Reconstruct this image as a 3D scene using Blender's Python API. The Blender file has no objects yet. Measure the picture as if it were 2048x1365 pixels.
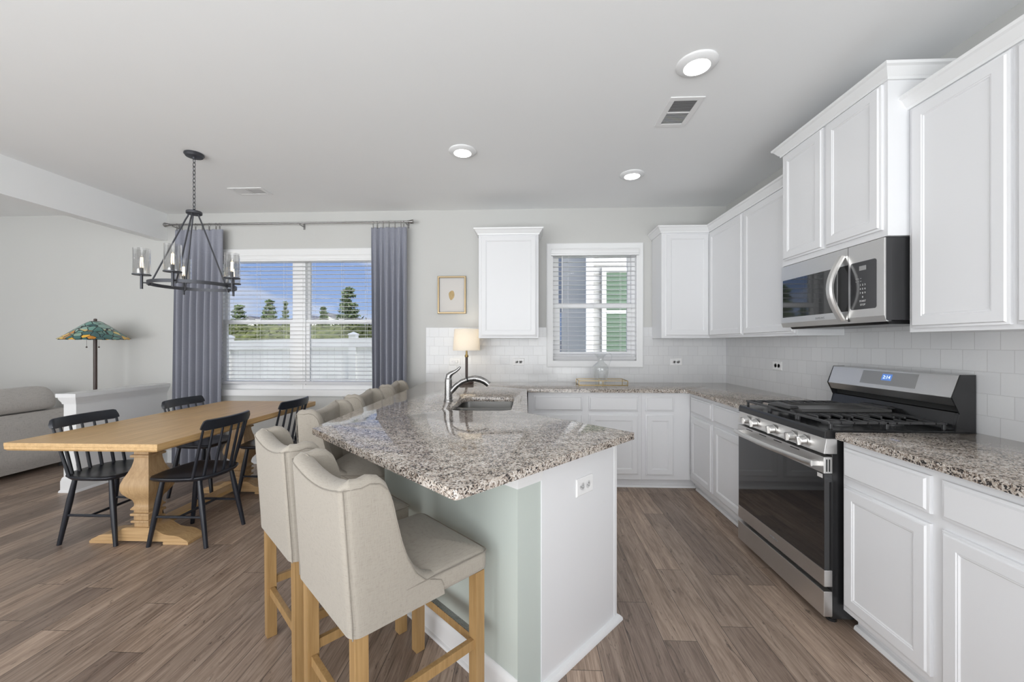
import bpy, bmesh, math, random
from mathutils import Vector, Matrix
PI = math.pi
R = math.radians
SC = bpy.context.scene
COL = SC.collection
rnd = random.Random(7)

# ------------------------------------------------------------------ camera
CAM_Y, CAM_H, YAW, HORIZON = -4.2254, 1.3097, 0.04146, 687.09
cd = bpy.data.cameras.new('camera')
cam = bpy.data.objects.new('camera', cd)
COL.objects.link(cam)
cam.location = (0, CAM_Y, CAM_H)
cam.rotation_euler = (PI / 2, 0, YAW)
cd.sensor_width = 36
cd.lens = 14.0
cd.shift_y = (HORIZON - 682.5) / 2048.0
cd.clip_start = 0.05
cd.clip_end = 400
SC.camera = cam

# ------------------------------------------------------------------ exposure
vs = SC.view_settings
vs.view_transform = 'Standard'
vs.look = 'None'
vs.gamma = 1.0
vs.exposure = 0.54
vs.use_curve_mapping = False
SC.cycles.max_bounces = 10
SC.cycles.diffuse_bounces = 6
SC.cycles.glossy_bounces = 5
SC.cycles.transparent_max_bounces = 24
SC.cycles.sample_clamp_indirect = 6.0
SC.cycles.caustics_reflective = False
SC.cycles.caustics_refractive = False

# ------------------------------------------------------------------ sky: blue with clouds to the north, added bright band behind the house to light the room
SKY_FRONT, SOUTH_FILL_HIGH, SOUTH_FILL_LOW, LAMP_W = 0.62, 5.6, 7.6, 12.0
w = bpy.data.worlds.new('world')
SC.world = w
w.use_nodes = True
nt = w.node_tree
nt.nodes.clear()
def wn(t, **k):
    n = nt.nodes.new(t)
    for a, b in k.items():
        setattr(n, a, b)
    return n
L = nt.links.new
tc = wn('ShaderNodeTexCoord')
sx = wn('ShaderNodeSeparateXYZ')
L(tc.outputs['Generated'], sx.inputs[0])
ramp = wn('ShaderNodeValToRGB')
ramp.color_ramp.elements[0].position = 0.0
ramp.color_ramp.elements[0].color = (0.42, 0.58, 0.90, 1)
ramp.color_ramp.elements[1].position = 0.45
ramp.color_ramp.elements[1].color = (0.14, 0.29, 0.78, 1)
L(sx.outputs['Z'], ramp.inputs[0])
mp = wn('ShaderNodeMapping')
mp.inputs['Scale'].default_value = (2.2, 2.2, 7.0)
L(tc.outputs['Generated'], mp.inputs[0])
cl = wn('ShaderNodeTexNoise')
cl.inputs['Scale'].default_value = 1.6
cl.inputs['Detail'].default_value = 6
L(mp.outputs[0], cl.inputs['Vector'])
cr = wn('ShaderNodeValToRGB')
cr.color_ramp.elements[0].position = 0.48
cr.color_ramp.elements[1].position = 0.68
L(cl.outputs['Fac'], cr.inputs[0])
mx = wn('ShaderNodeMix', data_type='RGBA')
mx.inputs['B'].default_value = (0.92, 0.93, 0.97, 1)
L(cr.outputs[0], mx.inputs['Factor'])
L(ramp.outputs[0], mx.inputs['A'])
# added fill band low in the south, stronger below the horizon, lights the room
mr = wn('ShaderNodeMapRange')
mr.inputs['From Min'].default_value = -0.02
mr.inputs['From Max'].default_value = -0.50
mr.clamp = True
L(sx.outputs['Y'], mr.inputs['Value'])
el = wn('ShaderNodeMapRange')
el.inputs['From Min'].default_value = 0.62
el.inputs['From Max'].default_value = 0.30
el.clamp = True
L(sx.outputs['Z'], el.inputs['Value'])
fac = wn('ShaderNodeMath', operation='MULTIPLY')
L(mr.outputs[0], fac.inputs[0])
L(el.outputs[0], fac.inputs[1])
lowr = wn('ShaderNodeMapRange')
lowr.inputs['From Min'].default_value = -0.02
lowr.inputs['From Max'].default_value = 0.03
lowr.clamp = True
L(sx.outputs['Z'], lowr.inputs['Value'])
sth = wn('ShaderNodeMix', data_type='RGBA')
sth.inputs['A'].default_value = (SOUTH_FILL_LOW * 0.96, SOUTH_FILL_LOW * 0.985, SOUTH_FILL_LOW, 1)
sth.inputs['B'].default_value = (SOUTH_FILL_HIGH * 0.96, SOUTH_FILL_HIGH * 0.98, SOUTH_FILL_HIGH, 1)
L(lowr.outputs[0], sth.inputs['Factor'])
fill_mix = wn('ShaderNodeMix', data_type='RGBA')
L(sth.outputs['Result'], fill_mix.inputs['B'])
L(fac.outputs[0], fill_mix.inputs['Factor'])
L(mx.outputs['Result'], fill_mix.inputs['A'])
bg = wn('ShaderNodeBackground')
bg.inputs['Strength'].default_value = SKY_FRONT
L(fill_mix.outputs['Result'], bg.inputs['Color'])
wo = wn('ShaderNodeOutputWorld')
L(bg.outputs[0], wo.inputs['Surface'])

sd = bpy.data.lights.new('sun', 'SUN')
sd.energy = 1.45
sd.angle = R(0.7)
sd.color = (1.0, 0.96, 0.90)
sun = bpy.data.objects.new('sun', sd)
COL.objects.link(sun)
sun.location = (4, -9, 9)
sun.rotation_euler = Vector((-0.60, 0.36, -0.90)).to_track_quat('-Z', 'Y').to_euler()

# ================================================================== helpers
def props(o, label=None, cat=None, group=None, kind=None):
    if label: o['label'] = label
    if cat: o['category'] = cat
    if group: o['group'] = group
    if kind: o['kind'] = kind
    return o

def thing(name, label, cat, loc=(0, 0, 0), rz=0.0, group=None):
    o = bpy.data.objects.new(name, None)
    COL.objects.link(o)
    o.empty_display_size = 0.1
    o.location = loc
    o.rotation_euler = (0, 0, rz)
    return props(o, label, cat, group)

def copy_tree(o, parent=None):
    c = o.copy()
    COL.objects.link(c)
    c.parent = parent
    for ch in o.children:
        copy_tree(ch, c)
    return c

class MB:
    def __init__(s):
        s.v, s.f = [], []
    def add(s, vs_, fs_):
        b = len(s.v)
        s.v += [tuple(p) for p in vs_]
        s.f += [tuple(i + b for i in f) for f in fs_]
        return s
    def box(s, x0, x1, y0, y1, z0, z1):
        return s.add([(x0, y0, z0), (x1, y0, z0), (x1, y1, z0), (x0, y1, z0), (x0, y0, z1), (x1, y0, z1), (x1, y1, z1), (x0, y1, z1)],
                     [(0, 3, 2, 1), (4, 5, 6, 7), (0, 1, 5, 4), (1, 2, 6, 5), (2, 3, 7, 6), (3, 0, 4, 7)])
    def rings(s, loops, closed=True, cap0=True, cap1=True, wrap=False):
        n = len(loops[0])
        b = len(s.v)
        for l in loops:
            s.v += [tuple(p) for p in l]
        m = len(loops)
        for i in range(m if wrap else m - 1):
            i2 = (i + 1) % m
            for j in range(n if closed else n - 1):
                k = (j + 1) % n
                s.f.append((b + i * n + j, b + i * n + k, b + i2 * n + k, b + i2 * n + j))
        if cap0 and not wrap: s.f.append(tuple(b + j for j in range(n))[::-1])
        if cap1 and not wrap: s.f.append(tuple(b + (m - 1) * n + j for j in range(n)))
        return s
    def cyl(s, p0, p1, r0, r1=None, n=14):
        return s.tube([p0, p1], [r0, r0 if r1 is None else r1], n)
    def tube(s, pts, r, n=8, closed=False, up=(0, 0, 1)):
        P = [Vector(p) for p in pts]
        m = len(P)
        rr = r if isinstance(r, (list, tuple)) else [r] * m
        loops = []
        prev = None
        for i in range(m):
            if closed:
                t = (P[(i + 1) % m] - P[i - 1]).normalized()
            else:
                t = (P[min(i + 1, m - 1)] - P[max(i - 1, 0)]).normalized()
            if prev is None:
                a = Vector(up) if abs(t.dot(Vector(up))) < 0.95 else Vector((1, 0, 0))
                u = (a - t * a.dot(t)).normalized()
            else:
                u = (prev - t * prev.dot(t)).normalized()
            prev = u
            vv = t.cross(u)
            loops.append([P[i] + (u * math.cos(2 * PI * k / n) + vv * math.sin(2 * PI * k / n)) * rr[i] for k in range(n)])
        return s.rings(loops, wrap=closed)
    def bar(s, p0, p1, wx, wy):
        P0, P1 = Vector(p0), Vector(p1)
        t = (P1 - P0).normalized()
        a = Vector((0, 0, 1)) if abs(t.z) < 0.9 else Vector((0, 1, 0))
        u = t.cross(a).normalized()
        v = u.cross(t)
        f = lambda P: [P + u * wx / 2 * sx_ + v * wy / 2 * sy_ for sx_, sy_ in ((-1, -1), (1, -1), (1, 1), (-1, 1))]
        return s.rings([f(P0), f(P1)])
    def lathe(s, prof, n=24, c=(0, 0, 0), cap0=True, cap1=True, rot=0.0, square=False):
        loops = []
        k_ = math.sqrt(2) if square else 1
        for r, z in prof:
            loops.append([(c[0] + max(r, 1e-4) * k_ * math.cos(2 * PI * k / n + rot), c[1] + max(r, 1e-4) * k_ * math.sin(2 * PI * k / n + rot), c[2] + z) for k in range(n)])
        return s.rings(loops, cap0=cap0, cap1=cap1)
    def prism(s, poly, z0, z1):
        return s.rings([[(x, y, z0) for x, y in poly], [(x, y, z1) for x, y in poly]])
    def extr_x(s, poly, x0, x1):
        return s.rings([[(x0, y, z) for y, z in poly], [(x1, y, z) for y, z in poly]])
    def extr_y(s, poly, y0, y1):
        return s.rings([[(x, y0, z) for x, z in poly], [(x, y1, z) for x, z in poly]])
    def rects(s, x0, x1, z0, z1, steps, cap=True):
        # nested rectangles facing -y: steps = (inset, y)
        loops = []
        for d, y in steps:
            loops.append([(x0 + d, y, z0 + d), (x1 - d, y, z0 + d), (x1 - d, y, z1 - d), (x0 + d, y, z1 - d)])
        return s.rings(loops, cap0=False, cap1=cap)
    def sweep(s, path, prof, side=1, closed=False):
        P = [Vector((p[0], p[1])) for p in path]
        m = len(P)
        loops = []
        for i in range(m):
            def nrm(a, b):
                d = (b - a).normalized()
                return Vector((-d.y, d.x)) * side
            if closed or 0 < i < m - 1:
                n0, n1 = nrm(P[i - 1], P[i]), nrm(P[i], P[(i + 1) % m])
                mm = (n0 + n1).normalized()
                mm = mm / max(mm.dot(n0), 0.3)
            else:
                mm = nrm(P[0], P[1]) if i == 0 else nrm(P[m - 2], P[m - 1])
            loops.append([(P[i].x + mm.x * o, P[i].y + mm.y * o, z) for o, z in prof])
        return s.rings(loops, closed=True, wrap=closed)
    def build(s, name, mat, parent=None, bevel=0, smooth=False, seg=2, sub=0, ang=35, loc=None):
        me = bpy.data.meshes.new(name)
        me.from_pydata(s.v, [], s.f)
        bm = bmesh.new()
        bm.from_mesh(me)
        bmesh.ops.recalc_face_normals(bm, faces=bm.faces)
        if bevel:
            ed = [e for e in bm.edges if len(e.link_faces) == 2 and e.calc_face_angle(0) > R(30)]
            bmesh.ops.bevel(bm, geom=ed, offset=bevel, segments=seg, affect='EDGES', profile=0.5, clamp_overlap=True)
        if smooth or bevel:
            for f in bm.faces: f.smooth = True
            for e in bm.edges:
                if len(e.link_faces) != 2 or e.calc_face_angle(0) > R(ang): e.smooth = False
        bm.to_mesh(me)
        bm.free()
        o = bpy.data.objects.new(name, me)
        COL.objects.link(o)
        for m_ in (mat if isinstance(mat, (list, tuple)) else [mat]):
            me.materials.append(m_)
        if bevel or smooth:
            wm = o.modifiers.new('n', 'WEIGHTED_NORMAL')
            wm.weight = 100
            wm.keep_sharp = True
        if parent: o.parent = parent
        if loc: o.location = loc
        if sub:
            md = o.modifiers.new('s', 'SUBSURF')
            md.levels = md.render_levels = sub
        return o

def struct(mb, name, mat, parent=None, **k):
    o = mb.build(name, mat, parent, **k)
    if parent is None: o['kind'] = 'structure'
    return o

def text_mesh(name, body, size, mat, parent, loc, rot, depth=0.0004):
    cu = bpy.data.curves.new(name, 'FONT')
    cu.body = body
    cu.size = size
    cu.extrude = depth
    cu.align_x = 'CENTER'
    cu.align_y = 'CENTER'
    tmp = bpy.data.objects.new(name, cu)
    COL.objects.link(tmp)
    dg = bpy.context.evaluated_depsgraph_get()
    me = bpy.data.meshes.new_from_object(tmp.evaluated_get(dg))
    COL.objects.unlink(tmp)
    bpy.data.objects.remove(tmp)
    o = bpy.data.objects.new(name, me)
    COL.objects.link(o)
    me.materials.clear()
    me.materials.append(mat)
    o.parent = parent
    o.location = loc
    o.rotation_euler = rot
    return o

# ------------------------------------------------------------------ materials
class NT:
    def __init__(s, name):
        s.m = bpy.data.materials.new(name)
        s.m.use_nodes = True
        s.t = s.m.node_tree
        s.t.nodes.clear()
        s.out = s.t.nodes.new('ShaderNodeOutputMaterial')
    def n(s, typ, ins=None, **k):
        x = s.t.nodes.new('ShaderNode' + typ)
        for a, b in k.items(): setattr(x, a, b)
        for a, b in (ins or {}).items():
            i = x.inputs[a]
            if isinstance(b, bpy.types.NodeSocket): s.t.links.new(b, i)
            else: i.default_value = b
        return x
    def ramp(s, fac, stops, interp='LINEAR'):
        r = s.n('ValToRGB', {'Fac': fac})
        e = r.color_ramp
        e.interpolation = interp
        while len(e.elements) < len(stops): e.elements.new(0.5)
        for el, (p, c) in zip(e.elements, stops):
            el.position = p
            el.color = (c, c, c, 1) if isinstance(c, (int, float)) else (*c, 1)
        return r.outputs['Color']
    def mix(s, fac, a, b, blend='MIX'):
        m = s.n('Mix', data_type='RGBA', blend_type=blend)
        for sock, val in ((m.inputs['Factor'], fac), (m.inputs['A'], a), (m.inputs['B'], b)):
            if isinstance(val, bpy.types.NodeSocket): s.t.links.new(val, sock)
            elif isinstance(val, tuple): sock.default_value = (*val, 1) if len(val) == 3 else val
            else: sock.default_value = val
        return m.outputs['Result']
    def coord(s, scale=(1, 1, 1), kind='Object', swz=None):
        c = s.n('TexCoord').outputs[kind]
        if swz:
            q = s.n('SeparateXYZ', {0: c})
            cc = s.n('CombineXYZ')
            for i, ax in enumerate(swz):
                if ax: s.t.links.new(q.outputs[ax], cc.inputs[i])
            c = cc.outputs[0]
        return s.n('Mapping', {'Vector': c, 'Scale': scale}).outputs[0]
    def noise(s, vec, scale, detail=3, rough=0.5, dist=0.0):
        return s.n('TexNoise', {'Vector': vec, 'Scale': scale, 'Detail': detail, 'Roughness': rough, 'Distortion': dist}).outputs['Fac']
    def bump(s, h, strength=0.2, dist=0.002):
        return s.n('Bump', {'Height': h, 'Strength': strength, 'Distance': dist}).outputs[0]
    def pbr(s, col, rough=0.5, metal=0.0, normal=None, **k):
        b = s.n('BsdfPrincipled')
        def put(nm, v):
            i = b.inputs[nm]
            if isinstance(v, bpy.types.NodeSocket): s.t.links.new(v, i)
            elif isinstance(v, tuple): i.default_value = (*v, 1) if len(v) == 3 else v
            else: i.default_value = v
        put('Base Color', col)
        put('Roughness', rough)
        put('Metallic', metal)
        if normal: s.t.links.new(normal, b.inputs['Normal'])
        for a, v in k.items(): put(a.replace('_', ' '), v)
        s.t.links.new(b.outputs[0], s.out.inputs[0])
        return s.m

def paint(name, col, rough=0.5, var=0.03, bump=0.03, scale=60, **k):
    t = NT(name)
    c = t.coord()
    f = t.noise(c, 3.0, 2)
    dk = tuple(x * (1 - var) for x in col)
    cc = t.mix(f, col, dk)
    nb = t.bump(t.noise(c, scale, 3), bump, 0.001) if bump else None
    return t.pbr(cc, rough, normal=nb, **k)

def metal(name, col, rough, brushed=None):
    t = NT(name)
    c = t.coord(brushed or (30, 30, 30))
    f = t.noise(c, 8, 2)
    r = t.ramp(f, [(0.2, rough * 0.85), (0.8, rough * 1.15)])
    return t.pbr(t.mix(f, col, tuple(x * 0.94 for x in col)), r, 1.0)

def cloth(name, col, col2, thread=900, rough=0.9, bump=0.4, slub=True):
    t = NT(name)
    a = t.noise(t.coord((1, 1, 14)), thread / 30, 3, 0.6)
    b = t.noise(t.coord((14, 14, 1)), thread / 30, 3, 0.6)
    s_ = t.n('Math', {0: a, 1: b}, operation='ADD').outputs[0]
    f = t.ramp(s_, [(0.75, 0.0), (1.25, 1.0)])
    cc = t.mix(f, col2, col)
    return t.pbr(cc, rough, normal=t.bump(s_, bump, 0.001), Sheen_Weight=0.15)

def wood(name, dark, light, axis=0, scale=1.0, rough=0.45, bump=0.05):
    t = NT(name)
    sc = [14.0, 14.0, 14.0]
    sc[axis] = 0.9
    c = t.coord(tuple(x * scale for x in sc))
    g = t.noise(c, 3.0, 6, 0.62, 0.6)
    sc2 = [40.0, 40.0, 40.0]
    sc2[axis] = 1.2
    h = t.noise(t.coord(tuple(x * scale for x in sc2)), 4.0, 3)
    f = t.mix(0.35, g, h)
    col = t.ramp(f, [(0.32, dark), (0.62, light)])
    return t.pbr(col, rough, normal=t.bump(h, bump, 0.001))

def clear(name, tint=(1, 1, 1), gloss=1.0, ior=1.45):
    t = NT(name)
    tr = t.n('BsdfTransparent', {'Color': (*tint, 1)})
    gl = t.n('BsdfGlossy', {'Color': (1, 1, 1, 1), 'Roughness': 0.02})
    lw = t.n('LayerWeight', {'Blend': 0.5}).outputs['Facing']
    pw = t.n('Math', {0: lw, 1: 4.0}, operation='POWER').outputs[0]
    mu = t.n('Math', {0: pw, 1: 0.55 * gloss, 2: 0.035 * gloss}, operation='MULTIPLY_ADD')
    mu.use_clamp = True
    mx_ = t.n('MixShader', {0: mu.outputs[0], 1: tr.outputs[0], 2: gl.outputs[0]})
    t.t.links.new(mx_.outputs[0], t.out.inputs[0])
    return t.m

def emit(name, col, st):
    t = NT(name)
    e = t.n('Emission', {'Color': (*col, 1), 'Strength': st})
    t.t.links.new(e.outputs[0], t.out.inputs[0])
    return t.m

def tile_mat(name, swz):
    t = NT(name)
    c = t.coord(swz=swz)
    br = t.n('TexBrick', {'Vector': c, 'Scale': 1.0, 'Brick Width': 0.1005, 'Row Height': 0.0985, 'Mortar Size': 0.0016, 'Mortar Smooth': 0.3,
                          'Color1': (0, 0, 0, 1), 'Color2': (1, 1, 1, 1), 'Mortar': (0.5, 0.5, 0.5, 1), 'Bias': 0.0}, offset=0.5)
    tone = t.ramp(br.outputs['Color'], [(0.0, (0.655, 0.66, 0.67)), (1.0, (0.69, 0.695, 0.70))])
    col = t.mix(br.outputs['Fac'], tone, (0.585, 0.585, 0.59))
    wv = t.noise(c, 28, 3, 0.55, 0.8)
    per = t.n('Math', {0: br.outputs['Color'], 1: 0.35}, operation='MULTIPLY').outputs[0]
    inv = t.n('Math', {0: wv, 1: br.outputs['Fac']}, operation='SUBTRACT').outputs[0]
    hh = t.n('Math', {0: inv, 1: per}, operation='ADD').outputs[0]
    return t.pbr(col, 0.12, normal=t.bump(hh, 0.55, 0.0016))

def floor_mat():
    t = NT('vinyl plank floor')
    c = t.coord(swz=('Y', 'X', None))
    q = t.n('SeparateXYZ', {0: c})
    row = t.n('Math', {0: t.n('Math', {0: q.outputs['Y'], 1: 1 / 0.148}, operation='MULTIPLY').outputs[0]}, operation='FLOOR').outputs[0]
    wnz = t.n('TexWhiteNoise', {'W': row}, noise_dimensions='1D').outputs['Value']
    sh = t.n('Math', {0: wnz, 1: 1.22, 2: q.outputs['X']}, operation='MULTIPLY_ADD').outputs[0]
    c = t.n('CombineXYZ', {'X': sh, 'Y': q.outputs['Y']}).outputs[0]
    br = t.n('TexBrick', {'Vector': c, 'Scale': 1.0, 'Brick Width': 1.22, 'Row Height': 0.148, 'Mortar Size': 0.0012, 'Mortar Smooth': 0.1,
                          'Color1': (0, 0, 0, 1), 'Color2': (1, 1, 1, 1), 'Mortar': (0.5, 0.5, 0.5, 1), 'Bias': 0.0}, offset=0.0)
    rv = t.n('SeparateColor', {0: br.outputs['Color']}).outputs[0]
    off = t.n('CombineXYZ', {'X': t.n('Math', {0: rv, 1: 37.0}, operation='MULTIPLY').outputs[0], 'Z': t.n('Math', {0: rv, 1: 13.0}, operation='MULTIPLY').outputs[0]}).outputs[0]
    v = t.n('VectorMath', {0: c, 1: off}, operation='ADD').outputs[0]
    g1 = t.noise(t.n('Mapping', {'Vector': v, 'Scale': (1.3, 13, 1)}).outputs[0], 2.2, 7, 0.62, 1.1)
    g2 = t.noise(t.n('Mapping', {'Vector': v, 'Scale': (3.0, 90, 1)}).outputs[0], 2.0, 4, 0.6)
    kn = t.noise(t.n('Mapping', {'Vector': v, 'Scale': (3.2, 12, 1)}).outputs[0], 1.9, 4, 0.7, 2.0)
    f = t.mix(0.38, g1, g2)
    col = t.ramp(f, [(0.32, (0.122, 0.087, 0.066)), (0.47, (0.272, 0.205, 0.162)), (0.64, (0.435, 0.345, 0.280))])
    kd = t.ramp(kn, [(0.60, 0.0), (0.74, 1.0)])
    col = t.mix(kd, col, (0.055, 0.040, 0.033))
    tone = t.ramp(rv, [(0.0, (0.70, 0.68, 0.68)), (0.5, (0.98, 0.96, 0.94)), (1.0, (1.26, 1.21, 1.15))])
    col = t.mix(1.0, col, tone, 'MULTIPLY')
    col = t.mix(br.outputs['Fac'], col, (0.045, 0.034, 0.028))
    hh = t.n('Math', {0: f, 1: br.outputs['Fac']}, operation='SUBTRACT').outputs[0]
    ro = t.ramp(f, [(0.3, 0.36), (0.7, 0.46)])
    return t.pbr(col, ro, normal=t.bump(hh, 0.18, 0.001))

def granite_mat():
    t = NT('speckled granite')
    c = t.coord()
    wob = t.n('VectorMath', {0: c, 1: t.n('TexNoise', {'Vector': c, 'Scale': 60.0, 'Detail': 2.0}).outputs['Color']}, operation='MULTIPLY_ADD')
    wob.inputs[1].default_value = (0.02, 0.02, 0.02)
    nz = t.n('TexNoise', {'Vector': c, 'Scale': 70.0, 'Detail': 3.0})
    sc = t.n('VectorMath', {0: nz.outputs['Color']}, operation='SCALE')
    sc.inputs['Scale'].default_value = 0.018
    cv = t.n('VectorMath', {0: c, 1: sc.outputs[0]}, operation='ADD').outputs[0]
    vo = t.n('TexVoronoi', {'Vector': cv, 'Scale': 210.0})
    g = t.n('SeparateColor', {0: vo.outputs['Color']}).outputs[0]
    big = t.noise(c, 22, 3, 0.6)
    gg = t.n('Math', {0: g, 1: t.n('Math', {0: big, 1: 0.5}, operation='SUBTRACT').outputs[0]}, operation='ADD').outputs[0]
    col = t.ramp(gg, [(0.0, (0.036, 0.032, 0.031)), (0.15, (0.036, 0.032, 0.031)), (0.19, (0.13, 0.10, 0.083)), (0.33, (0.25, 0.20, 0.165)), (0.46, (0.40, 0.345, 0.295)), (0.72, (0.47, 0.42, 0.37)), (0.95, (0.60, 0.56, 0.52))])
    return t.pbr(col, 0.06, Specular_IOR_Level=0.5)

def shade_mat():
    t = NT('stained glass')
    c = t.coord((1, 1, 1.4))
    vo = t.n('TexVoronoi', {'Vector': c, 'Scale': 16.0})
    ve = t.n('TexVoronoi', {'Vector': c, 'Scale': 16.0}, feature='DISTANCE_TO_EDGE')
    g = t.n('SeparateColor', {0: vo.outputs['Color']}).outputs[0]
    z = t.n('SeparateXYZ', {0: t.coord()}).outputs['Z']
    teal = t.ramp(g, [(0.0, (0.05, 0.12, 0.13)), (0.3, (0.16, 0.32, 0.28)), (0.7, (0.28, 0.43, 0.38)), (1.0, (0.40, 0.52, 0.46))])
    amb = t.ramp(g, [(0.0, (0.06, 0.16, 0.15)), (0.30, (0.14, 0.28, 0.24)), (0.50, (0.07, 0.15, 0.15)), (0.62, (0.60, 0.26, 0.04)), (0.72, (0.85, 0.50, 0.07)), (0.84, (0.75, 0.62, 0.20)), (0.88, (0.25, 0.38, 0.30)), (1.0, (0.12, 0.25, 0.22))], 'CONSTANT')
    band = t.n('MapRange', {'Value': z, 'From Min': 1.455, 'From Max': 1.425}).outputs[0]
    col = t.mix(band, teal, amb)
    lead = t.ramp(ve.outputs['Distance'], [(0.035, 0.0), (0.05, 1.0)])
    col = t.mix(lead, (0.02, 0.025, 0.025), col)
    return t.pbr(col, 0.25, Transmission_Weight=0.0)

M = {}
M['wall'] = paint('wall paint', (0.56, 0.56, 0.545), 0.75, 0.02, 0.05, 180)
M['ceil'] = paint('ceiling paint', (0.86, 0.87, 0.875), 0.85, 0.02, 0.05, 160)
M['trim'] = paint('white trim paint', (0.78, 0.785, 0.79), 0.35, 0.01, 0.0)
M['cab'] = paint('white cabinet paint', (0.745, 0.75, 0.765), 0.32, 0.01, 0.015, 140)
M['sage'] = paint('sage wall paint', (0.51, 0.56, 0.525), 0.6, 0.03, 0.05, 160)
M['floor'] = floor_mat()
M['granite'] = granite_mat()
M['tile_b'] = tile_mat('glazed tile back', ('X', 'Z', None))
M['tile_r'] = tile_mat('glazed tile right', ('Y', 'Z', None))
M['steel'] = metal('brushed stainless', (0.76, 0.75, 0.735), 0.36)
M['steel_d'] = metal('sink stainless', (0.27, 0.265, 0.255), 0.36)
M['chrome'] = metal('brushed nickel', (0.36, 0.355, 0.35), 0.28)
M['black'] = paint('black enamel', (0.018, 0.018, 0.019), 0.22, 0.1, 0)
M['blackm'] = paint('cast iron', (0.055, 0.055, 0.057), 0.34, 0.2, 0.1, 300)
M['griddle'] = paint('seasoned griddle', (0.075, 0.074, 0.073), 0.30, 0.15, 0.02)
M['bglass'] = paint('black oven glass', (0.010, 0.010, 0.011), 0.04, 0.1, 0, Specular_IOR_Level=0.85, Coat_Weight=0.5, Coat_Roughness=0.02)
M['keypad'] = paint('keypad glass', (0.045, 0.045, 0.048), 0.12, 0.1, 0)
M['graym'] = paint('microwave side', (0.035, 0.035, 0.037), 0.38, 0.1, 0.05, 400)
M['lcd'] = paint('control display', (0.30, 0.30, 0.30), 0.15, 0.05, 0)
M['digit'] = emit('clock digits', (0.75, 0.88, 1.0), 1.0)
M['lcdblue'] = emit('clock screen', (0.10, 0.20, 0.50), 0.9)
M['ink'] = paint('grey print', (0.30, 0.30, 0.31), 0.5, 0.0, 0)
M['inkw'] = paint('white print', (0.62, 0.62, 0.62), 0.5, 0.0, 0)
M['linen'] = cloth('linen upholstery', (0.365, 0.331, 0.283), (0.295, 0.265, 0.224), 1500)
M['piping'] = cloth('linen seam', (0.27, 0.242, 0.205), (0.22, 0.197, 0.165))
M['sofa'] = cloth('sofa fabric', (0.50, 0.475, 0.45), (0.36, 0.34, 0.325), 700)
M['throw'] = cloth('throw knit', (0.46, 0.46, 0.46), (0.36, 0.36, 0.37), 500)
M['curtain'] = cloth('grey curtain', (0.285, 0.295, 0.345), (0.23, 0.24, 0.285), 1200, 0.95, 0.15)
M['oakleg'] = wood('stool oak', (0.29, 0.170, 0.065), (0.42, 0.265, 0.115), 2, 1.0, 0.38)
M['table'] = wood('table pine', (0.45, 0.275, 0.115), (0.65, 0.435, 0.21), 1, 1.0, 0.38)
M['tableleg'] = wood('table pedestal wood', (0.36, 0.225, 0.105), (0.52, 0.35, 0.185), 2, 0.8, 0.45)
M['tablefoot'] = wood('table foot wood', (0.40, 0.245, 0.11), (0.58, 0.39, 0.20), 0, 0.9, 0.42)
M['navy'] = paint('black blue lacquer', (0.016, 0.019, 0.027), 0.30, 0.2, 0.03, 120)
M['iron'] = paint('dark bronze iron', (0.085, 0.088, 0.10), 0.42, 0.25, 0.05, 200, Metallic=0.6)
M['brass'] = metal('aged brass', (0.30, 0.215, 0.09), 0.32)
M['goldf'] = metal('champagne frame', (0.40, 0.31, 0.19), 0.42)
M['brown'] = paint('dark brown metal', (0.060, 0.038, 0.032), 0.4, 0.2, 0)
M['pane'] = clear('window glass', (0.98, 0.985, 0.985), 0.22)
M['cglass'] = clear('clear lamp glass', (0.91, 0.91, 0.91), 2.6, 1.5)
M['jug'] = clear('clear jug glass', (0.975, 0.98, 0.98), 1.6, 1.45)
M['mirror'] = metal('tray mirror', (0.72, 0.70, 0.64), 0.06)
M['bulb'] = emit('filament glow', (1.0, 0.80, 0.50), 9.0)
M['led'] = emit('led diffuser', (1.0, 0.985, 0.95), LAMP_W)
M['slat'] = paint('white blind slat', (0.90, 0.90, 0.91), 0.42, 0.0, 0)
def slat_mat():
    t = NT('white blind slat')
    col = t.mix(t.noise(t.coord(), 3, 2), (0.90, 0.90, 0.91), (0.88, 0.88, 0.89))
    d = t.n('BsdfDiffuse', {'Color': col})
    tr = t.n('BsdfTranslucent', {'Color': col})
    m_ = t.n('MixShader', {0: 0.38, 1: d.outputs[0], 2: tr.outputs[0]})
    t.t.links.new(m_.outputs[0], t.out.inputs[0])
    return t.m
M['slat'] = slat_mat()
M['vinyl'] = paint('white vinyl', (0.84, 0.84, 0.84), 0.4, 0.02, 0)
M['fencev'] = paint('white fence vinyl', (0.80, 0.80, 0.785), 0.5, 0.03, 0)
M['ventw'] = paint('vent white', (0.80, 0.80, 0.80), 0.45, 0.02, 0)
M['dark'] = paint('dark void', (0.02, 0.02, 0.02), 0.8, 0.0, 0)
M['ventd'] = paint('duct grey', (0.16, 0.16, 0.165), 0.7, 0.0, 0)
M['paper'] = paint('mat paper', (0.60, 0.58, 0.56), 0.8, 0.02, 0)
M['seed'] = wood('gold shell relief', (0.22, 0.14, 0.05), (0.55, 0.40, 0.18), 2, 6.0, 0.5, 0.3)
M['outlet'] = paint('outlet plastic', (0.82, 0.82, 0.82), 0.3, 0.01, 0)
M['tiffany'] = shade_mat()
def lampshade():
    t = NT('linen lampshade')
    f = t.noise(t.coord((60, 60, 3)), 6, 3)
    col = t.mix(f, (0.90, 0.87, 0.82), (0.86, 0.82, 0.76))
    d = t.n('BsdfDiffuse', {'Color': col})
    tr = t.n('BsdfTranslucent', {'Color': col})
    m_ = t.n('MixShader', {0: 0.5, 1: d.outputs[0], 2: tr.outputs[0]})
    t.t.links.new(m_.outputs[0], t.out.inputs[0])
    return t.m
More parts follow.
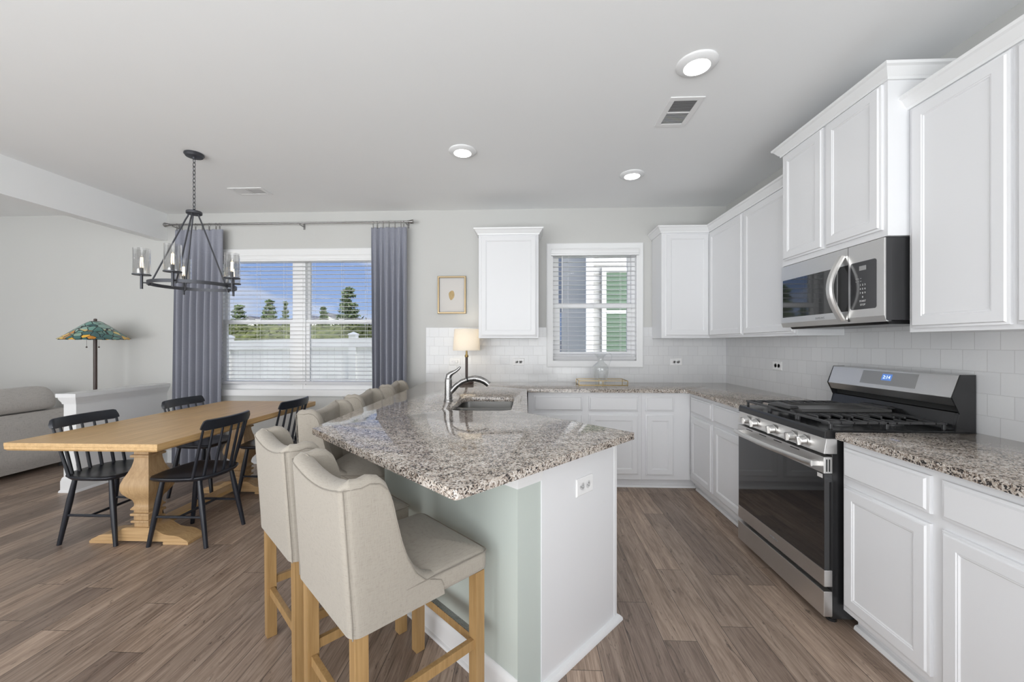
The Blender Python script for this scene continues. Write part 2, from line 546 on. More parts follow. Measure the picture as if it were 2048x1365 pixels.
M['shade'] = lampshade()
def foliage(name, a, b):
    t = NT(name)
    c = t.coord()
    f = t.noise(c, 5.0, 6, 0.7)
    return t.pbr(t.ramp(f, [(0.35, a), (0.65, b)]), 0.8, normal=t.bump(t.noise(c, 14, 5), 0.8, 0.05))
M['hedge'] = foliage('hedge leaves', (0.045, 0.060, 0.018), (0.22, 0.24, 0.085))
M['pine'] = foliage('pine needles', (0.055, 0.095, 0.050), (0.24, 0.30, 0.13))
M['bark'] = wood('bark', (0.07, 0.05, 0.04), (0.15, 0.11, 0.08), 2)
M['lawn'] = foliage('lawn', (0.10, 0.14, 0.05), (0.20, 0.24, 0.10))
M['roof'] = paint('grey shingles', (0.15, 0.15, 0.165), 0.8, 0.2, 0.1)
M['farwall'] = paint('pale far siding', (0.58, 0.565, 0.54), 0.7, 0.05, 0)
def siding(name, col, row):
    t = NT(name)
    z = t.n('SeparateXYZ', {0: t.coord()}).outputs['Z']
    fr = t.n('Math', {0: t.n('Math', {0: z, 1: 1.0 / row}, operation='MULTIPLY').outputs[0]}, operation='FRACT').outputs[0]
    return t.pbr(t.mix(t.noise(t.coord(), 2, 2), col, tuple(x * 0.95 for x in col)), 0.6, normal=t.bump(fr, 0.6, 0.02))
M['blueside'] = siding('blue grey siding', (0.235, 0.27, 0.36), 0.15)
M['greenblind'] = siding('green window shade', (0.15, 0.22, 0.155), 0.06)
M['bluepane'] = paint('blue reflecting pane', (0.30, 0.42, 0.68), 0.2, 0.1, 0)

# ================================================================== room shell
XR, ZC = 2.053, 2.735
XL, YB = -8.6, -5.5
CT = 0.90                       # counter height
W1 = (-3.44, -1.61, 0.80, 2.27)  # dining window opening
W2 = (0.255, 1.132, 1.122, 2.298)  # kitchen window opening
struct(MB().box(XL - 0.15, XR + 0.15, YB - 0.15, 0.15, -0.12, 0), 'floor', M['floor'])
struct(MB().box(XL - 0.15, XR + 0.15, YB - 0.15, 0.15, ZC, ZC + 0.12), 'ceiling', M['ceil'])

def wall_holes(axis, a0, a1, b0, b1, z0, z1, holes):
    # wall along x (axis 'x', thickness b) or y with rectangular openings
    mb = MB()
    xs = sorted({a0, a1, *[h[0] for h in holes], *[h[1] for h in holes]})
    zs = sorted({z0, z1, *[h[2] for h in holes], *[h[3] for h in holes]})
    for i in range(len(xs) - 1):
        for j in range(len(zs) - 1):
            cx, cz = (xs[i] + xs[i + 1]) / 2, (zs[j] + zs[j + 1]) / 2
            if any(h[0] < cx < h[1] and h[2] < cz < h[3] for h in holes): continue
            if axis == 'x': mb.box(xs[i], xs[i + 1], b0, b1, zs[j], zs[j + 1])
            else: mb.box(b0, b1, xs[i], xs[i + 1], zs[j], zs[j + 1])
    return mb
struct(wall_holes('x', XL - 0.15, XR + 0.15, 0, 0.15, 0, ZC, [W1, W2]), 'wall_back', M['wall'])
struct(MB().box(XR, XR + 0.15, YB - 0.15, 0, 0, ZC), 'wall_right', M['wall'])
FILL_OPENINGS = [(-6.9, -4.5, 0.0, 2.35), (-3.8, -1.3, 0.0, 2.45), (-1.0, 1.5, 0.0, 2.45)]  # unseen openings added in the rear wall to let the south fill in
LEFT = []
struct(wall_holes('x', XL - 0.15, XR + 0.15, YB - 0.15, YB, 0, ZC, FILL_OPENINGS), 'wall_rear', M['wall'])
struct(wall_holes('y', YB - 0.15, 0, XL - 0.15, XL, 0, ZC, LEFT), 'wall_left', M['wall'])
for i, (a, b, c, d) in enumerate(FILL_OPENINGS):
    s = struct(MB().rects(a, b, c, d, [(-0.06, YB + 0.02), (-0.06, YB), (0.0, YB), (0.0, YB + 0.02), (-0.06, YB + 0.02)], cap=False), 'door_%d' % (i + 1), M['trim'])  # casing of an added light opening, not a known door
    mb = MB()
    for x in (a + 0.035, (a + b) / 2, b - 0.035): mb.box(x - 0.03, x + 0.03, YB - 0.10, YB - 0.05, c + 0.02, d - 0.02)
    mb.box(a + 0.01, b - 0.01, YB - 0.10, YB - 0.05, d - 0.06, d - 0.005)
    mb.box(a + 0.01, b - 0.01, YB - 0.10, YB - 0.05, c + 0.005, c + 0.06)
    mb.build('door_frame', M['vinyl'], s)
for i, (a, b, c, d) in enumerate(LEFT):
    mb = MB()
    for y in (a + 0.03, (a + b) / 2, b - 0.03): mb.box(XL - 0.10, XL - 0.05, y - 0.03, y + 0.03, c, d)
    for z in (c + 0.03, (c + d) / 2, d - 0.03): mb.box(XL - 0.10, XL - 0.05, a, b, z - 0.03, z + 0.03)
    struct(mb, 'window_%d' % (i + 3), M['vinyl'])
# light portals at the openings, guides for sampling the sky
def portal(cx, cy, cz, sx_, sz_, rot):
    l = bpy.data.lights.new('window_portal', 'AREA')
    l.shape = 'RECTANGLE'
    l.size, l.size_y = sx_, sz_
    l.cycles.is_portal = True
    o = bpy.data.objects.new('window_portal', l)
    COL.objects.link(o)
    o.location = (cx, cy, cz)
    o.rotation_euler = rot
for a, b, c, d in FILL_OPENINGS: portal((a + b) / 2, YB - 0.16, (c + d) / 2, b - a, d - c, (R(90), 0, 0))
for a, b, c, d in LEFT: portal(XL - 0.16, (a + b) / 2, (c + d) / 2, b - a, d - c, (R(90), 0, R(-90)))
for a, b, c, d in (W1, W2): portal((a + b) / 2, 0.16, (c + d) / 2, b - a, d - c, (R(90), 0, R(180)))

# dropped beam and half wall between the dining and living rooms
XP = -3.975
struct(MB().box(XP - 0.115, XP, YB, 0, 2.44, ZC), 'trim_1', M['ceil'])
PY = -0.885
struct(MB().box(XP - 0.115, XP, PY, 0, 0, 0.80), 'wall_half', M['trim'])
cap = MB()
cap.box(XP - 0.15, XP + 0.035, PY - 0.035, 0, 0.835, 0.868)
cap.sweep([(XP - 0.115, 0), (XP - 0.115, PY), (XP, PY), (XP, 0)], [(0, 0.775), (0.008, 0.775), (0.010, 0.79), (0.022, 0.815), (0.026, 0.835), (0, 0.835)], side=-1)
struct(cap, 'trim_2', M['trim'], smooth=True)
BASE = [(0, 0), (0.024, 0), (0.022, 0.014), (0.015, 0.022), (0.015, 0.098), (0.011, 0.108), (0.010, 0.120), (0.004, 0.130), (0, 0.132)]
SHOE = [(0, 0), (0.020, 0), (0.019, 0.010), (0.013, 0.018), (0, 0.022)]
struct(MB().sweep([(XP - 0.115, 0), (XP - 0.115, PY), (XP, PY), (XP, 0)], BASE, side=-1), 'baseboard_half_wall', M['trim'], smooth=True)
struct(MB().sweep([(XP, 0), (-0.77, 0)], BASE, side=-1), 'baseboard_back', M['trim'], smooth=True)
struct(MB().sweep([(XL, 0), (XP - 0.115, 0)], BASE, side=-1), 'baseboard_living', M['trim'], smooth=True)

# ------------------------------------------------------------------ windows
def window(name, op, twin):
    a, b, c, d = op
    cw = 0.065
    s = struct(MB().rects(a, b, c, d, [(-cw, 0.0), (-cw, -0.016), (-cw + 0.010, -0.020), (-cw + 0.018, -0.017), (-0.020, -0.014), (-0.008, -0.016), (0.004, -0.012), (0.004, 0.14)], cap=False), name, M['trim'], smooth=True)
    fr, gl = MB(), MB()
    halves = [(a, b)] if not twin else [(a, (a + b) / 2 - 0.03), ((a + b) / 2 + 0.03, b)]
    if twin: fr.box((a + b) / 2 - 0.045, (a + b) / 2 + 0.045, 0.055, 0.14, c, d)
    zm = c + (d - c) * 0.50 if not twin else 1.545
    for x0, x1 in halves:
        fr.box(x0, x0 + 0.04, 0.06, 0.14, c, d).box(x1 - 0.04, x1, 0.06, 0.14, c, d)
        fr.box(x0 + 0.0401, x1 - 0.0401, 0.06, 0.14, d - 0.02, d).box(x0 + 0.0401, x1 - 0.0401, 0.06, 0.14, c, c + 0.05)
        # upper sash behind, lower sash in front
        for z0, z1, y0, st, tr_ in ((zm - 0.02, d - 0.0201, 0.106, 0.030, 0.028), (c + 0.0501, zm + 0.025, 0.075, 0.042, 0.045)):
            fr.box(x0 + 0.0402, x0 + 0.04 + st, y0, y0 + 0.03, z0, z1).box(x1 - 0.04 - st, x1 - 0.0402, y0, y0 + 0.03, z0, z1)
            fr.box(x0 + 0.0401 + st, x1 - 0.0401 - st, y0, y0 + 0.03, z0, z0 + 0.045).box(x0 + 0.0401 + st, x1 - 0.0401 - st, y0, y0 + 0.03, z1 - tr_, z1)
            gl.box(x0 + 0.05, x1 - 0.05, y0 + 0.013, y0 + 0.017, z0 + 0.02, z1 - 0.02)
        fr.box((x0 + x1) / 2 - 0.03, (x0 + x1) / 2 + 0.03, 0.066, 0.076, zm + 0.02, zm + 0.034)
    fr.build('window_frame', M['vinyl'], s)
    gl.build('glass_pane', M['pane'], s)
    return s
window('window_1', W1, True)
window('window_2', W2, False)

def blind(name, op, label, cords, val_out, nsl, z_bot, tilt, vy=0.0):
    a, b, c, d = op
    t = thing(name, label, 'blinds', ((a + b) / 2, 0.022, d))
    hw = (b - a) / 2
    v = MB()
    vt = 0.006 if vy else 0.0
    v.extr_x([(-0.022, -0.072), (-0.034 - vy, -0.066), (-0.037 - vy, -0.050), (-0.031 - vy, -0.042), (-0.035 - vy, -0.022), (-0.041 - vy, -0.008), (-0.037 - vy, vt), (-0.022, vt)] if not vy else
             [(-0.040, -0.070), (-0.034 - vy, -0.066), (-0.037 - vy, -0.050), (-0.031 - vy, -0.042), (-0.035 - vy, -0.022), (-0.041 - vy, -0.008), (-0.037 - vy, vt), (-0.040, vt)], -hw - val_out, hw + val_out)
    v.build('valance', M['trim'], t, smooth=True)
    MB().box(-hw + 0.01, hw - 0.01, -0.015, 0.030, -0.045, -0.002).build('headrail', M['slat'], t)
    s = MB()
    z0, z1 = -0.078, z_bot - d + 0.05
    for k in range(nsl):
        z = z0 + (z1 - z0) * k / (nsl - 1)
        cs, sn = math.cos(tilt), math.sin(tilt)
        loop = [(-0.025, 0.0015), (-0.012, 0.0032), (0.012, 0.0032), (0.025, 0.0015), (0.025, -0.0015), (0.012, -0.0008), (-0.012, -0.0008), (-0.025, -0.0015)]
        s.extr_x([(y * cs - q * sn + 0.006, z + y * sn + q * cs) for y, q in loop], -hw + 0.008, hw - 0.008)
    s.build('slat_panel', M['slat'], t)
    MB().box(-hw + 0.008, hw - 0.008, -0.020, 0.032, z_bot - d, z_bot - d + 0.024).build('bottom_rail', M['slat'], t, bevel=0.004)
    for x in cords:
        q = MB()
        for dy in (-0.020, 0.032): q.cyl((x - (a + b) / 2, dy, -0.05), (x - (a + b) / 2, dy, z_bot - d + 0.02), 0.0011, n=5)
        q.build('ladder_cord', M['slat'], t)
    MB().cyl((-hw + 0.10, -0.030, -0.05), (-hw + 0.10, -0.030, -0.05 - (d - z_bot) * 0.52), 0.004, n=8).build('tilt_wand', M['vinyl'], t, smooth=True)
    return t
blind('window_blind', W1, 'wide white slatted blind across the twin dining window', [-3.26, -2.96, -2.66, -2.34, -2.02, -1.76], 0.0, 30, 0.868, R(3))
blind('window_blind', W2, 'white slatted blind on the small window above the kitchen counter', [0.42, 0.69, 0.97], 0.016, 22, 1.142, R(3), 0.024)

# ------------------------------------------------------------------ backsplash
bs = MB()
bs.box(-1.095, 0.189, -0.008, -0.0004, CT, 1.480).box(1.198, XR - 0.0004, -0.008, -0.0004, CT, 1.480).box(0.189, 1.198, -0.008, -0.0004, CT, 1.056)
props(bs.build('tile_backsplash', M['tile_b']), 'glossy white square tile backsplash around the kitchen window', 'backsplash')
props(MB().box(XR - 0.008, XR - 0.0004, -3.45, -0.0081, CT, 1.405).build('tile_backsplash', M['tile_r']), 'glossy white square tile backsplash behind the stove', 'backsplash')

# ================================================================== cabinets
def door_steps(y0=0.0):
    return [(0, y0), (0, y0 - 0.011), (0.004, y0 - 0.013), (0.009, y0 - 0.014), (0.013, y0 - 0.020), (0.052, y0 - 0.020), (0.0545, y0 - 0.0172), (0.0580, y0 - 0.0175), (0.0625, y0 - 0.0135)]
def drawer_steps():
    return [(0, 0), (0, -0.011), (0.004, -0.013), (0.010, -0.014), (0.016, -0.020)]
def add_door(par, x0, x1, z0, z1):
    return MB().rects(x0, x1, z0, z1, door_steps()).build('door', M['cab'], par, smooth=True, ang=25)
def add_drawer(par, x0, x1, z0, z1):
    return MB().rects(x0, x1, z0, z1, drawer_steps()).build('drawer', M['cab'], par, smooth=True, ang=25)
CROWN = [(0, -0.062), (0.010, -0.062), (0.012, -0.050), (0.018, -0.045), (0.036, -0.018), (0.046, -0.012), (0.048, 0.0), (0, 0.0)]
def wall_cab(label, loc, rz, w_, d_, z0, z1, ztop, doors, dz, crown_path, side=1):
    t = thing('wall_cabinet', label, 'cabinet', loc, rz)
    MB().box(0, w_, 0, d_, z0, z1).build('cabinet_box', M['cab'], t, bevel=0.0015)
    for x0, x1 in doors: add_door(t, x0, x1, dz[0], dz[1])
    MB().sweep(crown_path, [(o, z + ztop) for o, z in CROWN], side=side).build('crown_moulding', M['trim'], t, smooth=True, ang=25)
    return t
ZU = 1.36
UD = 0.305
# single cabinet left of the kitchen window
wall_cab('white one-door wall cabinet between framed picture and kitchen window', (-0.492, -UD, 0), 0, 0.590, UD - 0.0085, ZU, 2.392, 2.442,
         [(0.018, 0.572)], (1.378, 2.372), [(0, UD - 0.0085), (0, 0), (0.590, 0), (0.590, UD - 0.0085)], -1)
# corner cabinet on the back wall
wall_cab('white wall cabinet in the corner right of the kitchen window', (1.288, -UD, 0), 0, 0.755, UD - 0.0085, ZU, 2.392, 2.442,
         [(0.032, 0.452)], (1.378, 2.372), [(0, UD - 0.0085), (0, 0), (0.46, 0)], -1)
XW = XR - 0.0085
RZ = -PI / 2
wall_cab('white two-door wall cabinet from the corner to the microwave', (XR - UD, -UD - 0.0005, 0), RZ, 1.255, UD - 0.0085, ZU, 2.392, 2.442,
         [(0.022, 0.608), (0.628, 1.236)], (1.378, 2.372), [(-0.0, 0), (1.255, 0)], -1)
wall_cab('raised white two-door cabinet above the microwave', (XR - 0.40, -1.562, 0), RZ, 0.760, 0.3915, 1.806, 2.552, 2.582,
         [(0.022, 0.372), (0.392, 0.738)], (1.838, 2.515), [(0, 0.3915), (0, 0), (0.760, 0), (0.760, 0.3915)], -1)
wall_cab('large white wall cabinet right of the microwave', (XR - UD, -2.3235, 0), RZ, 1.00, UD - 0.0085, ZU, 2.392, 2.442,
         [(0.020, 0.392), (0.412, 0.980)], (1.378, 2.372), [(0, UD - 0.0085), (0, 0), (1.0, 0)], -1)

def base_cab(label, loc, rz, w_, units, d_=0.6, toe=0.0, toe0=0.0, dz=((0.130, 0.672), (0.700, 0.836))):
    t = thing('base_cabinet', label, 'cabinet', loc, rz)
    MB().box(0, w_, 0, d_, 0.088, CT - 0.031).build('cabinet_box', M['cab'], t, bevel=0.0015)
    MB().box(-toe0, w_ + toe, 0.065, d_, 0.0, 0.0879).build('toe_kick', M['cab'], t)
    MB().extr_x([(0.065, 0), (0.045, 0), (0.046, 0.010), (0.052, 0.018), (0.065, 0.022)], 0, w_ + toe).build('shoe_moulding', M['trim'], t, smooth=True)
    for x0, x1 in units:
        add_door(t, x0, x1, *dz[0])
        add_drawer(t, x0, x1, *dz[1])
    return t
YF = -0.61
base_cab('white two-door base cabinet under the kitchen window', (-0.005, YF, 0), 0, 1.017, [(0.050, 0.490), (0.546, 0.986)])
base_cab('narrow white base cabinet in the corner below the window wall', (1.0125, YF, 0), 0, 0.430, [(0.032, 0.282)], toe=0.064)
base_cab('white two-door base cabinet between the corner and the stove', (XR - 0.61, -0.6105, 0), RZ, 0.943, [(0.040, 0.440), (0.482, 0.905)], toe0=0.0645)
base_cab('white two-door base cabinet right of the stove', (XR - 0.61, -2.338, 0), RZ, 1.06, [(0.016, 0.405), (0.446, 1.02)], dz=((0.118, 0.664), (0.700, 0.836)))

# peninsula: frame along its angled end
PN = Vector((-0.201, -3.125))
PE = Vector((0.733, -0.680)).normalized()
PV = Vector((0.680, 0.733)).normalized()
pp = lambda n, e: tuple(PN + PV * n + PE * e)
cL, cN, cR, cK, cI = (-1.045, -2.343), (-0.203, -3.125), (0.487, -2.377), (-0.005, -1.888), (-0.015, -0.648)

# sage half wall that carries the overhang
w2 = pp(0.345, -0.099)
w2b = pp(0.47, -0.099)
def on_line_x(n, xx):
    p = Vector(pp(n, 0))
    tt = (xx - p.x) / PE.x
    return (xx, p.y + PE.y * tt)
wc, wcb = on_line_x(0.345, -0.768), on_line_x(0.47, -0.655)
struct(MB().prism([(-0.768, 0), wc, w2, w2b, wcb, (-0.655, 0)], 0, CT - 0.031), 'wall_peninsula', M['sage'])
path = [(-0.768, -0.001), wc, w2, w2b]
struct(MB().sweep(path[:3], [(o, z * 0.80) for o, z in BASE], side=-1), 'baseboard_peninsula', M['trim'], smooth=True)
struct(MB().sweep([w2, w2b], SHOE, side=-1), 'trim_4', M['trim'], smooth=True)
struct(MB().sweep(path, [(0, 0.790), (0.005, 0.790), (0.007, 0.806), (0.012, 0.812), (0.014, 0.835), (0.024, 0.856), (0.026, 0.868), (0, 0.868)], side=-1), 'trim_3', M['trim'], smooth=True)

# peninsula cabinet body behind it
pc = thing('peninsula_cabinet', 'white angled end cabinet of the peninsula with an outlet', 'cabinet', (0, 0, 0))
q3, q2 = pp(0.4705, -0.094), pp(1.008, -0.094)
k2 = (-0.045, -1.902)
pcl = ([(-0.6545, -0.612), wcb[:1] + (wcb[1] + 0.002,), pp(0.4705, -0.099), q3, q2, k2, (-0.045, -0.612)])
MB().rings([[(x, y, 0.0) for x, y in pcl], [(x, y, CT - 0.031) for x, y in pcl]], cap1=False).build('cabinet_box', M['cab'], pc)
MB().prism([pp(0.985, -0.0939), pp(1.0085, -0.0939), pp(1.0085, -0.0925), pp(0.985, -0.0925)], 0.022, CT - 0.032).build('corner_strip', M['trim'], pc)
sh = MB().sweep([q3, q2, pp(1.008, -0.13)], [(0, 0), (0.022, 0), (0.021, 0.012), (0.014, 0.022), (0, 0.026)], side=-1)
sh.build('shoe_moulding', M['trim'], pc, smooth=True)
for i, (y0, y1) in enumerate(((-0.68, -1.12), (-1.16, -1.80))):
    o = MB().rects(y1, y0, 0.13, 0.672, door_steps()).build('door', M['cab'], pc, smooth=True, ang=25)
    o.location = (-0.045, 0, 0)
    o.rotation_euler = (0, 0, PI / 2)

# ------------------------------------------------------------------ counters
def slab(name, outline, holes, z0, z1, label):
    bm = bmesh.new()
    edges = []
    for lp in [outline] + holes:
        vs_ = [bm.verts.new((x, y, z1)) for x, y in lp]
        for i in range(len(vs_)): edges.append(bm.edges.new((vs_[i], vs_[(i + 1) % len(vs_)])))
    bmesh.ops.triangle_fill(bm, edges=edges, use_beauty=True)
    # drop triangles inside the holes
    def inside(p, lp):
        c = False
        for i in range(len(lp)):
            (x1, y1), (x2, y2) = lp[i], lp[i - 1]
            if (y1 > p.y) != (y2 > p.y) and p.x < (x2 - x1) * (p.y - y1) / (y2 - y1) + x1: c = not c
        return c
    bad = [f for f in bm.faces if any(inside(f.calc_center_median(), h) for h in holes) or not inside(f.calc_center_median(), outline)]
    bmesh.ops.delete(bm, geom=bad, context='FACES')
    r = bmesh.ops.extrude_face_region(bm, geom=bm.faces[:])
    bmesh.ops.translate(bm, verts=[v for v in r['geom'] if isinstance(v, bmesh.types.BMVert)], vec=(0, 0, z0 - z1))
    bmesh.ops.recalc_face_normals(bm, faces=bm.faces)
    ed = [e for e in bm.edges if len(e.link_faces) == 2 and abs(e.calc_face_angle(0) - PI / 2) < 0.1 and abs(e.verts[0].co.z - e.verts[1].co.z) < 1e-5 and e.verts[0].co.z > (z0 + z1) / 2]
    bmesh.ops.bevel(bm, geom=ed, offset=0.004, segments=2, affect='EDGES', profile=0.5, clamp_overlap=True)
    for f in bm.faces: f.smooth = True
    for e in bm.edges:
        if len(e.link_faces) != 2 or e.calc_face_angle(0) > R(40): e.smooth = False
    me = bpy.data.meshes.new(name)
    bm.to_mesh(me)
    bm.free()
    me.materials.append(M['granite'])
    o = bpy.data.objects.new(name, me)
    COL.objects.link(o)
    return props(o, label, 'countertop')
def rounded(pts, rad):
    out = []
    m = len(pts)
    for i in range(m):
        p = Vector(pts[i])
        r = rad.get(i, 0)
        if not r:
            out.append(tuple(p))
            continue
        a, b = (Vector(pts[i - 1]) - p), (Vector(pts[(i + 1) % m]) - p)
        half = a.angle(b) / 2
        dd = r / math.tan(half)
        pa, pb = p + a.normalized() * dd, p + b.normalized() * dd
        cc = p + (a.normalized() + b.normalized()).normalized() * (r / math.sin(half))
        a0 = math.atan2(*(pa - cc).yx)
        a1 = math.atan2(*(pb - cc).yx)
        da = (a1 - a0 + PI) % (2 * PI) - PI
        for k in range(7):
            th = a0 + da * k / 6
            out.append((cc.x + r * math.cos(th), cc.y + r * math.sin(th)))
    return out
SINK = [(-0.490, -1.815), (-0.105, -1.815), (-0.105, -1.215), (-0.490, -1.215)]
main = rounded([(-1.085, -0.0085), cL, cN, cR, cK, cI, (1.4055, -0.648), (1.4055, -1.556), (XW, -1.556), (XW, -0.0085)], {1: 0.012, 2: 0.014, 3: 0.008, 4: 0.01, 5: 0.008, 6: 0.045})
slab('granite_countertop', main, [rounded(SINK, {0: 0.07, 1: 0.07, 2: 0.07, 3: 0.09})], CT - 0.030, CT, 'speckled granite countertop running from the angled peninsula to the corner')
slab('granite_countertop', rounded([(1.4055, -2.3345), (1.4055, -3.40), (XW, -3.40), (XW, -2.3345)], {0: 0.008}), [], CT - 0.030, CT, 'speckled granite countertop right of the stove')

# sink
sk = thing('kitchen_sink', 'stainless double bowl undermount sink in the peninsula', 'sink', (-0.2975, -1.515, 0.68))
def bowl(x0, x1, y0, y1, nm):
    rr = lambda d, z: [(x, y, z) for x, y in rounded([(x0 + d, y0 + d), (x1 - d, y0 + d), (x1 - d, y1 - d), (x0 + d, y1 - d)], {i: 0.06 for i in range(4)})]
    b = MB().rings([rr(-0.010, 0.188), rr(0, 0.188), rr(0.004, 0.10), rr(0.010, 0.02), rr(0.03, 0.004)], cap0=False)
    b.rings([rr(-0.010, 0.188), rr(-0.004, 0.10), rr(0.002, 0.0), rr(0.03, -0.004)], cap0=False)
    b.build(nm, M['steel_d'], sk, smooth=True, ang=50)
bowl(-0.205, 0.205, -0.005, 0.315, 'bowl')
bowl(-0.205, 0.205, -0.315, -0.020, 'bowl')
MB().lathe([(0.04, 0.005), (0.038, 0.009), (0.02, 0.006)], 20, (0, 0.15, 0)).build('drain', M['chrome'], sk, smooth=True)

# faucet
fc = thing('kitchen_faucet', 'brushed nickel pull-out faucet with lever beside the sink', 'faucet', (-0.565, -1.435, CT), R(2))
MB().lathe([(0.032, 0), (0.032, 0.010), (0.028, 0.014), (0.0265, 0.05), (0.0255, 0.150), (0.023, 0.163), (0.014, 0.172)], 24).build('faucet_body', M['chrome'], fc, smooth=True)
sp = [(0.0, 0, 0.05), (0.025, 0, 0.075), (0.055, 0, 0.108), (0.095, 0, 0.138), (0.140, 0, 0.156), (0.185, 0, 0.162), (0.225, 0, 0.155), (0.258, 0, 0.140), (0.285, 0, 0.118)]
MB().tube(sp[:5], [0.016, 0.019, 0.0185, 0.0175, 0.017], 14).build('spout', M['chrome'], fc, smooth=True)
MB().tube(sp[4:], [0.019, 0.022, 0.0225, 0.0215, 0.0205], 14).build('spray_head', M['chrome'], fc, smooth=True)
MB().tube([(0.131, 0, 0.1535), (0.140, 0, 0.1565)], [0.0196, 0.0196], 14).build('seam_ring', M['dark'], fc, smooth=True)
MB().tube([(0.0, 0, 0.155), (0.004, 0, 0.182), (0.022, 0, 0.198), (0.052, 0, 0.213), (0.075, 0, 0.232), (0.084, 0, 0.246)], [0.022, 0.022, 0.016, 0.011, 0.0095, 0.007], 12).build('lever', M['chrome'], fc, smooth=True)

# ================================================================== stove
ST = thing('gas_range', 'stainless gas stove with black griddle and glass oven door', 'stove', (1.365, -1.568, 0), RZ)
SW = 0.757
MB().box(0.004, SW - 0.004, 0.040, 0.670, 0.030, 0.868).build('side_body', M['black'], ST, bevel=0.003)
dr = MB().box(0, SW, 0.0, 0.040, 0.042, 0.160).build('storage_drawer', M['steel'], ST, bevel=0.004)
od = MB().box(0, SW, 0.002, 0.0395, 0.181, 0.258).build('oven_door', M['steel'], ST, bevel=0.003)
MB().box(0, SW, 0.0, 0.0395, 0.706, 0.783).build('door_top_band', M['steel'], od, bevel=0.003)
MB().box(0.002, SW - 0.002, 0.003, 0.039, 0.2585, 0.7055).build('oven_glass', M['bglass'], od, bevel=0.002)
hp = []
for k in range(13):
    u = k / 12
    hp.append((0.03 + u * (SW - 0.06), -0.034 - 0.026 * math.sin(PI * u), 0.745))
hb = MB()
def flat_tube(mb, pts, ry, rz_, n=12):
    lo = []
    for i, p in enumerate(pts):
        a, b = Vector(pts[max(i - 1, 0)]), Vector(pts[min(i + 1, len(pts) - 1)])
        t = (b - a).normalized()
        nn = Vector((-t.y, t.x, 0))
        lo.append([Vector(p) + nn * ry * math.cos(2 * PI * k / n) + Vector((0, 0, rz_ * math.sin(2 * PI * k / n))) for k in range(n)])
    mb.rings(lo)
flat_tube(hb, hp, 0.008, 0.014)
hb.box(0.028, 0.058, -0.034, 0.004, 0.735, 0.756).box(SW - 0.058, SW - 0.028, -0.034, 0.004, 0.735, 0.756)
hb.build('door_handle', M['steel'], od, smooth=True)
for x in (0.10, 0.24, 0.38, 0.52): MB().box(x, x + 0.07, -0.0006, 0.001, 0.770, 0.7745).build('vent_slot', M['dark'], od)
for y in (0.010, 0.022): MB().box(SW - 0.001, SW + 0.0006, y, y + 0.006, 0.715, 0.772).build('vent_slot', M['dark'], od)
stk = MB().box(SW - 0.045, SW - 0.012, 0.0018, 0.0032, 0.682, 0.700)
stk.build('door_sticker', M['paper'], od)
MB().extr_x([(0.0, 0.797), (0.012, 0.868), (0.060, 0.868), (0.060, 0.797)], 0, SW).build('control_panel', M['steel'], ST, bevel=0.002)
MB().extr_x([(0.004, 0.8685), (0.006, 0.898), (0.014, 0.9075), (0.60, 0.9075), (0.60, 0.901), (0.675, 0.901), (0.675, 0.8685)], 0, SW).build('cooktop', M['black'], ST, bevel=0.002)
for x in (0.114, 0.205, 0.378, 0.538, 0.628):
    k_ = MB()
    th = math.atan2(0.012, 0.071)
    k_.lathe([(0.026, 0.0), (0.026, 0.006), (0.021, 0.008), (0.020, 0.030), (0.018, 0.034)], 20)
    k_.box(-0.005, 0.005, -0.020, 0.020, 0.030, 0.044)
    o = k_.build('burner_knob', M['steel'], ST, smooth=True)
    o.location = (x, 0.0055, 0.833)
    o.rotation_euler = (PI / 2 + th * 0.9, 0, 0)
# burners, grates, griddle
for x, y, r in ((0.15, 0.17, 0.045), (0.15, 0.43, 0.035), (0.607, 0.17, 0.05), (0.607, 0.43, 0.038)):
    MB().lathe([(r * 1.25, 0.9075), (r * 1.2, 0.914), (r, 0.915), (r, 0.922), (r * 0.9, 0.925)], 24, (x, y, 0)).build('burner', M['blackm'], ST, smooth=True)
def grate(x0, x1):
    g = MB()
    y0, y1, z = 0.045, 0.565, 0.937
    b = 0.012
    for x in (x0 + b / 2, x1 - b / 2): g.bar((x, y0, z), (x, y1, z), b, b)
    for y in (y0, (y0 + y1) / 2, y1): g.bar((x0, y, z), (x1, y, z), b, b)
    for y in (y0 + 0.05, y0 + 0.11, y0 + 0.17, y0 + 0.22, y0 + 0.30, y0 + 0.36, y0 + 0.42, y0 + 0.475):
        g.bar((x0, y, z), (x0 + (x1 - x0) * 0.36, y, z), 0.009, b)
        g.bar((x1 - (x1 - x0) * 0.36, y, z), (x1, y, z), 0.009, b)
    for x in (x0 + b / 2, x1 - b / 2):
        for y in (y0 + b / 2, (y0 + y1) / 2, y1 - b / 2): g.bar((x, y, 0.9075), (x, y, z), b, b)
    g.build('grate', M['blackm'], ST, bevel=0.002, seg=1)
grate(0.022, 0.255)
grate(0.259, 0.498)
grate(0.502, 0.735)
gd = MB().rings([[(x, y, z) for x, y in ((0.262 - d, 0.075 - e), (0.495 + d, 0.075 - e), (0.495 + d, 0.535 + e), (0.262 - d, 0.535 + e))] for d, e, z in ((-0.01, 0, 0.9435), (0, 0, 0.946), (0, 0, 0.962), (-0.006, -0.006, 0.962), (-0.014, -0.014, 0.953))])
gd.build('griddle', M['griddle'], ST, bevel=0.002, seg=1)
for y0 in (0.035, 0.535):
    MB().extr_y([(0.300, 0.957), (0.285, 0.964), (0.300, 0.972), (0.457, 0.972), (0.472, 0.964), (0.457, 0.957)], y0, y0 + 0.042).build('griddle_handle', M['blackm'], ST)
